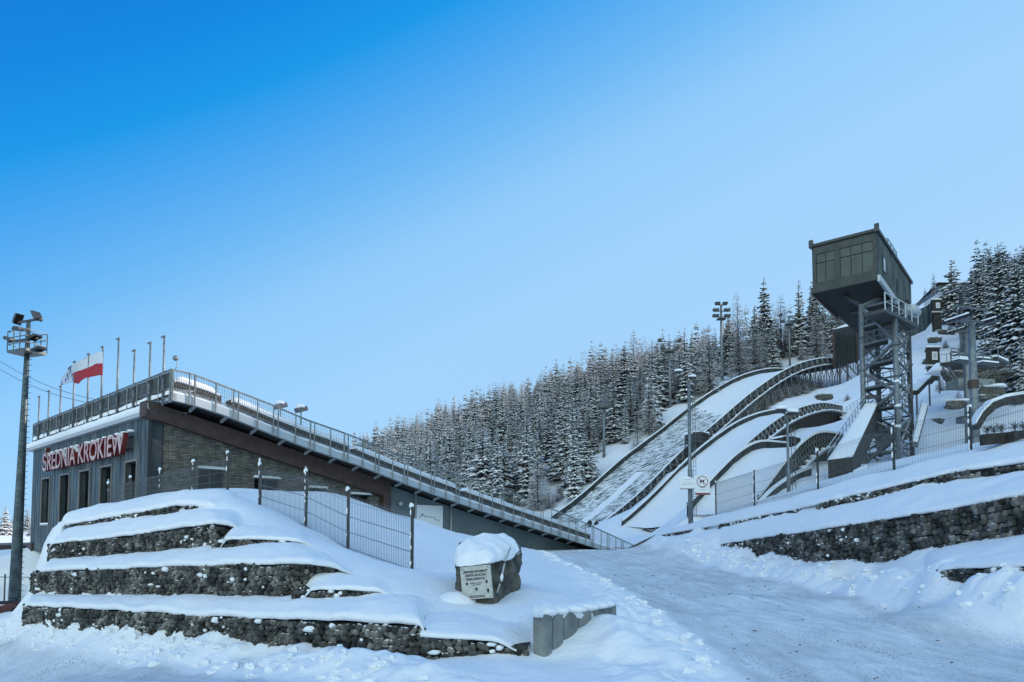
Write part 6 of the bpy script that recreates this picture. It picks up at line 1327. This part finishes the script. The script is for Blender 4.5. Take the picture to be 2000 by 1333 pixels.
def spruce(seed, H, R, levels, nb, side, larch=False, ragged=.25):
    rg = np.random.default_rng(seed); VS, FS = [], []; z0 = H*rg.uniform(.02, .07)
    lean = rg.normal(0, .012, 2)
    for i in range(levels):
        f = (i+rg.uniform(-.3, .3))/levels; f = min(max(f, 0), .985); z = z0+(H-z0)*f; r = R*((1-f)**.85)*(.85+.15*math.sin(i*1.7+seed))+.12
        if larch: r = R*(1-f)**.7*.95+.15
        n = max(4, int(nb*(1-.45*f)))
        for k in range(n):
            az = 2*math.pi*(k+rg.uniform(-.35, .35))/n+i*.9; rr = r*rg.uniform(1-ragged, 1.0+ragged*.35); c, s = math.cos(az), math.sin(az)
            dz = (rr*(-.35+.3*f)+rg.normal(0, .08)*rr) if not larch else rr*(rg.uniform(-.12, .25)+.15*f)
            a = np.array([lean[0]*z+c*.05, lean[1]*z+s*.05, z+rg.uniform(-.2, .2)]); b = a+np.array([c*rr, s*rr, dz])
            wd = rr*(.2 if not larch else .032)+(.08 if not larch else .016); piece(a, b, wd, wd*.55, VS, FS, .08 if not larch else 0, .55)
            for q in range(side):
                t = (q+.6)/(side+.3); p = a+(b-a)*t+np.array([0, 0, .03]); sg = 1 if q % 2 else -1; ln = rr*(.5*(1-t)+.16)*rg.uniform(.7, 1.2)*(1 if not larch else 1.25)
                a2 = az+sg*rg.uniform(.6, 1.1); e = p+np.array([math.cos(a2)*ln, math.sin(a2)*ln, -ln*(.35 if not larch else rg.uniform(-.3, .4))]); w2 = ln*(.3 if not larch else .05)+(.05 if not larch else .014); piece(p, e, w2, w2*.6, VS, FS, .05, .5)
    tip = np.array([lean[0]*H, lean[1]*H, H*1.03]); piece(np.array([lean[0]*H, lean[1]*H, H*.9]), tip, .07*R, .07*R, VS, FS)
    return np.array(VS), np.array(FS)
def trunk_mesh(H, r, seed):
    mb = MB(); rg = random.Random(seed); mb.tube([(0, 0, -1.2), (0, 0, H*.3), (rg.uniform(-.05, .05), 0, H*.7), (0, 0, H*.99)], [r*1.2, r*.9, r*.45, r*.08], 7)
    for k in range(5): a = rg.uniform(0, 6.28); z = H*rg.uniform(.1, .3); mb.beam((0, 0, z), (math.cos(a)*.8, math.sin(a)*.8, z-.1), .05, .05)
    me = bpy.data.meshes.new('trunk'); me.from_pydata(mb.v, [], mb.f); me.materials.append(M['bark']); me.update(); return me
KIN = []
for i, (H, R, lv, nb, sd_, lr, m_, rag) in enumerate([(H, R*1.5, lv, nb, sd_, lr, m_, rag) for H, R, lv, nb, sd_, lr, m_, rag in [(14, 2.3, 26, 9, 4, False, 'needles', .25), (16, 2.1, 28, 8, 4, False, 'needles', .4), (12, 2.5, 22, 9, 4, False, 'needles2', .3), (15, 1.8, 26, 8, 3, False, 'needles2', .45), (13, 2.3, 26, 8, 6, True, 'larch', .3), (15, 2.7, 26, 7, 6, True, 'larch', .35), (13, 2.0, 24, 9, 4, False, 'needles', .3)]]):
    v, f = spruce(40+i, H, R, lv, nb, sd_, lr, rag); KIN.append((H, np_mesh('crown', v, f, M[m_]), trunk_mesh(H, .2 if not lr else .15, i), lr))
def plant(kind, x, y, z, s, rz, label, group, name=None, cat='tree'):
    H, cm, tm, lr = KIN[kind]; e = bpy.data.objects.new(name or ('larch_tree' if lr else 'spruce_tree'), None); COL.objects.link(e); e.location = (x, y, z); e.rotation_euler = (0, 0, rz); e.scale = (s[0], s[0], s[1]); e.empty_display_size = .2
    e['label'] = label; e['category'] = cat; e['kind'] = 'thing'
    if group: e['group'] = group
    for nm, me in (('crown', cm), ('trunk', tm)):
        o = bpy.data.objects.new(nm, me); COL.objects.link(o); o.parent = e
    return e
def proj(x, y, z):
    c, s = math.cos(PITCH), math.sin(PITCH); zz = z-CZ; fw = y*c+zz*s; up = -y*s+zz*c; return PX+F*x/fw, PY-F*up/fw, y
LE = [Vector(p)+O1*1.1 for p in J1]      # keep clear of the big jump
def forest_ok(x, y):
    for a, b in zip(LE[:-1], LE[1:]):
        if a.y <= y <= b.y: return x < a.x+(b.x-a.x)*(y-a.y)/(b.y-a.y)-.8
    if y < LE[0].y: return False
    a, b = LE[-2], LE[-1]; return x < a.x+(b.x-a.x)*(y-a.y)/(b.y-a.y)+ (y-b.y)*.6
rg = np.random.default_rng(12)
cand = []
ridge = lin([(690, 335), (760, 318), (850, 304), (950, 300), (1080, 288), (1160, 276), (1230, 264), (1300, 250), (1400, 226), (1500, 208), (1600, 200), (1700, 215)])
foot = lin([(500, 134), (850, 126), (960, 121), (1060, 118), (1115, 114), (1200, 112), (2000, 112)])
y = 112.0
while y < 345:
    sp = 4.7+max(0, (y-170))*.008; x = -95.0+rg.uniform(0, sp)
    while x < 150:
        xx, yy = x+rg.uniform(-.45, .45)*sp, y+rg.uniform(-.45, .45)*sp; x += sp
        px_ = PX+F*xx/yy
        if px_ < 660 or px_ > 1720 or not forest_ok(xx, yy) or yy > ridge(px_)+6 or yy < foot(px_): continue
        cand.append((xx, yy))
    y += sp*.95
cand = np.array(cand); cz = base_z(cand[:, 0], cand[:, 1])
ry = lambda px_: np.interp(px_, [300, 335, 430, 530, 680, 805, 930, 1095, 1155, 1240], [700, 722, 752, 791, 849, 900, 939, 1001, 1028, 1066])
items = []
for (x, y), z in zip(cand, cz):
    big_ = fbm(np.array([x]), np.array([y]), 25, 2, 5)[0]; lar = rg.random() < (.36 if 980 < PX+F*x/y < 1520 else .2)
    k = int(rg.choice([4, 5])) if lar else int(rg.choice([0, 1, 2, 2, 3, 3, 6])); h = KIN[k][0]*rg.uniform(.5, 1.12)*(1+.12*big_)
    if y > 230: h *= .88
    pxx, pt_, _ = proj(x, y, z+h)
    _, pbm, _ = proj(x, y, z)
    if pxx < 1245 and pt_ > ry(pxx)-2: continue
    if any(abs(pxx-mx)*y/F < 2.6 and y < mD+4 and pt_ < mb_ for mx, mD, mb_ in ((1411, 165, 740), (1309, 148, 800), (1180, 132, 900), (1543, 176, 700))): continue
    items.append((y, x, z, k, h, pxx, pt_, pbm))
items.sort()
NIND = 262
for i, (y, x, z, k, h, pxx, pt_, pbm) in enumerate(items[:NIND]):
    col_ = [(800, 'at the far left end of the wood'), (900, 'above the middle of the stand roof'), (990, 'above the lower third of the stand roof'), (1060, 'left of the snow patch'), (1130, 'under the rocky ledge'), (1200, 'behind the mast by the ledge'), (1270, 'right of the mast by the ledge'), (1340, 'behind the second distant mast'), (1420, 'left of the tallest distant mast'), (9999, 'right of the tallest distant mast')]
    zone = next(t for lim, t in col_ if pxx < lim); row = 'front' if y < 135 else 'second' if y < 150 else 'third' if y < 165 else 'upper'
    zone = row+' row '+zone; sz_ = 'tall ' if h > 14 else 'small ' if h < 9 else ''
    kd = sz_+('bare frosted larch' if KIN[k][3] else ('snow laden spruce' if k in (0, 1, 6) else 'pale frosted spruce'))
    s_ = h/KIN[k][0]; plant(k, x, y, z-.3, (s_*rg.uniform(.75, 1.3), s_), rg.uniform(0, 6.28), kd+' in the '+zone, 'trees on the wooded hillside')
# the rest of the wood as one mass
LOW = {}
for k, (H, R, lr) in enumerate([(14, 2.3, 0), (16, 2.1, 0), (12, 2.5, 0), (15, 1.9, 0), (13, 2.3, 1), (15, 2.6, 1), (13, 2.0, 0)]):
    LOW[k] = spruce(80+k, H, R*1.5, 18, 8, 3 if not lr else 5, bool(lr), .3)
for _ in range(260):      # trees on the slope at and beyond the right edge
    y = rg.uniform(95, 215); px_ = rg.uniform(1925, 2260); x = (px_-PX)/F*y
    if px_ < 1925+(y < 150)*(150-y)*.9: continue
    z = bz(x, y); k = int(rg.choice([0, 1, 2, 3, 6, 6, 4])); h = KIN[k][0]*rg.uniform(.75, 1.1); items.append((y, x, z, k, h, 0, 0, 0))
VS, FS, MI, nb_ = [], [], [], 0
for (y, x, z, k, h, *_r) in items[NIND:]:
    v, f = LOW[k]; s = h/KIN[k][0]; a = rg.uniform(0, 6.28); c_, s_ = math.cos(a), math.sin(a); w = s*rg.uniform(.8, 1.3)
    VS.append(np.stack([x+(v[:, 0]*c_-v[:, 1]*s_)*w, y+(v[:, 0]*s_+v[:, 1]*c_)*w, z-.3+v[:, 2]*s], -1)); FS.append(f+nb_); nb_ += len(v); MI.append(np.full(len(f), 2 if k in (4, 5) else (1 if k in (2, 3) else 0)))
o = link('forest', np_mesh('forest', np.concatenate(VS), np.concatenate(FS), [M['needles'], M['needles2'], M['larch']], False, np.concatenate(MI))); o['kind'] = 'stuff'; o['label'] = 'dense snow dusted conifer forest covering the upper hillside to the skyline'; o['category'] = 'forest'
print('TREES', len(items))
# trees that stand out
def tree_at(px_, pbase, ptop, D, k, label, wf=1.0, name=None, cat='tree', group=None):
    p = at(px_, pbase, D); z = bz(p.x, p.y); t = at(px_, ptop, D).z; h = t-z; s = h/KIN[k][0]/1.02; plant(k, p.x, p.y, z-.3, (s*wf, s), px_*.37, label, group, name, cat)
for i, a in enumerate([(1495, 720, 533, 184, 1, 'tallest narrow spruce on the skyline above the big jump'), (1563, 715, 540, 186, 3, 'tall frosted spruce on the skyline just left of the glazed cabin'), (1592, 700, 541, 190, 0, 'spruce right behind the left corner of the glazed cabin'), (1442, 735, 566, 186, 5, 'tall bare larch on the skyline left of the tallest spruce'), (1527, 718, 572, 188, 4, 'bare larch between the two tall skyline spruces'),
        (1238, 790, 640, 230, 4, 'lone bare larch rising above the treeline left of the masts'), (1475, 720, 590, 178, 6, 'dark spruce just left of the tallest skyline spruce'), (1620, 690, 605, 196, 2, 'short spruce between the cabin and the dark end of the in-run'),
        (1958, 730, 462, 92, 1, 'very tall snowy spruce at the right, second from the edge'), (1992, 785, 486, 84, 0, 'big snowy spruce at the right edge of the picture'), (2025, 800, 500, 74, 6, 'snowy spruce cut by the right edge of the picture'), (1915, 640, 505, 128, 0, 'slim spruce right of the hilltop house'), (1899, 628, 515, 138, 6, 'narrow spruce behind the farthest lift pylon'),
        (1861, 615, 499, 152, 2, 'broad frosted spruce behind the hilltop house'), (1826, 610, 528, 165, 3, 'small frosted spruce left of the hilltop house'), (1936, 680, 545, 118, 3, 'frosted spruce between the lift and the tall right trees'), (1975, 690, 500, 112, 2, 'frosted spruce tucked between the two tall right edge trees'), (1945, 760, 640, 90, 6, 'young dark spruce in front of the tall trees at the right'), (2010, 700, 470, 105, 1, 'tall spruce behind the right edge trees'), (1888, 625, 548, 160, 4, 'bare larch behind the middle lift pylon'),
        (1975, 800, 690, 76, 2, 'low snowy spruce at the bank behind the arch'), (2000, 805, 650, 70, 3, 'snowy young spruce at the right edge above the arch'), (1845, 612, 560, 175, 6, 'tiny spruce beside the hilltop house'), (1930, 640, 530, 150, 6, 'dark narrow spruce up the slope at the right'), (1808, 625, 560, 185, 0, 'small spruce on the ridge right of the glazed cabin')]): tree_at(*a, group='single trees beside the jumps' if False else None)
for px_, D, top, k, lb_ in [(8, 95, 982, 2, 'frosted spruce beyond the board fence at the far left edge'), (-8, 100, 990, 3, 'spruce cut by the left edge beyond the board fence'), (52, 105, 986, 0, 'spruce between the floodlight mast and the grandstand'), (60, 90, 1010, 2, 'low spruce just left of the grandstand corner'), (22, 120, 1005, 6, 'small spruce far behind the mast at the left')]: tree_at(px_, 1062, top, D, k, lb_, 1.1)
bx_ = [(1440, 128, 2.6), (1455, 130, 3.2), (1470, 131, 2.4), (1492, 134, 3.4), (1505, 136, 2.8), (1520, 137, 3.6), (1536, 139, 3.0), (1552, 141, 2.8), (1568, 142, 3.4), (1585, 144, 2.6), (1602, 146, 3.0), (1405, 124, 2.2), (1380, 121, 2.4), (1820, 105, 1.6), (1838, 90, 1.8), (1850, 125, 1.8), (1872, 78, 1.5), (1925, 72, 2.2), (1945, 80, 2.6), (1860, 140, 2.2), (1700, 125, 1.6), (1655, 118, 1.5), (1072, 118, 3.2), (1058, 119, 2.8), (1088, 121, 3.0)]
for i, (px_, D, h) in enumerate(bx_):
    p = at(px_, 770, D); z = bz(p.x, p.y); s = h/KIN[4][0]; plant(4 if i % 2 else 5, p.x, p.y, z-.2, (s*1.9, s), i*1.3, 'bare frosted bush '+('on the slope right of the judges tower' if px_ > 1640 else 'under the lattice of the big jump' if px_ > 1300 else 'on the snow patch below the left barrier of the big jump'), 'bare bushes round the big jump', 'bare_bush', 'bush')
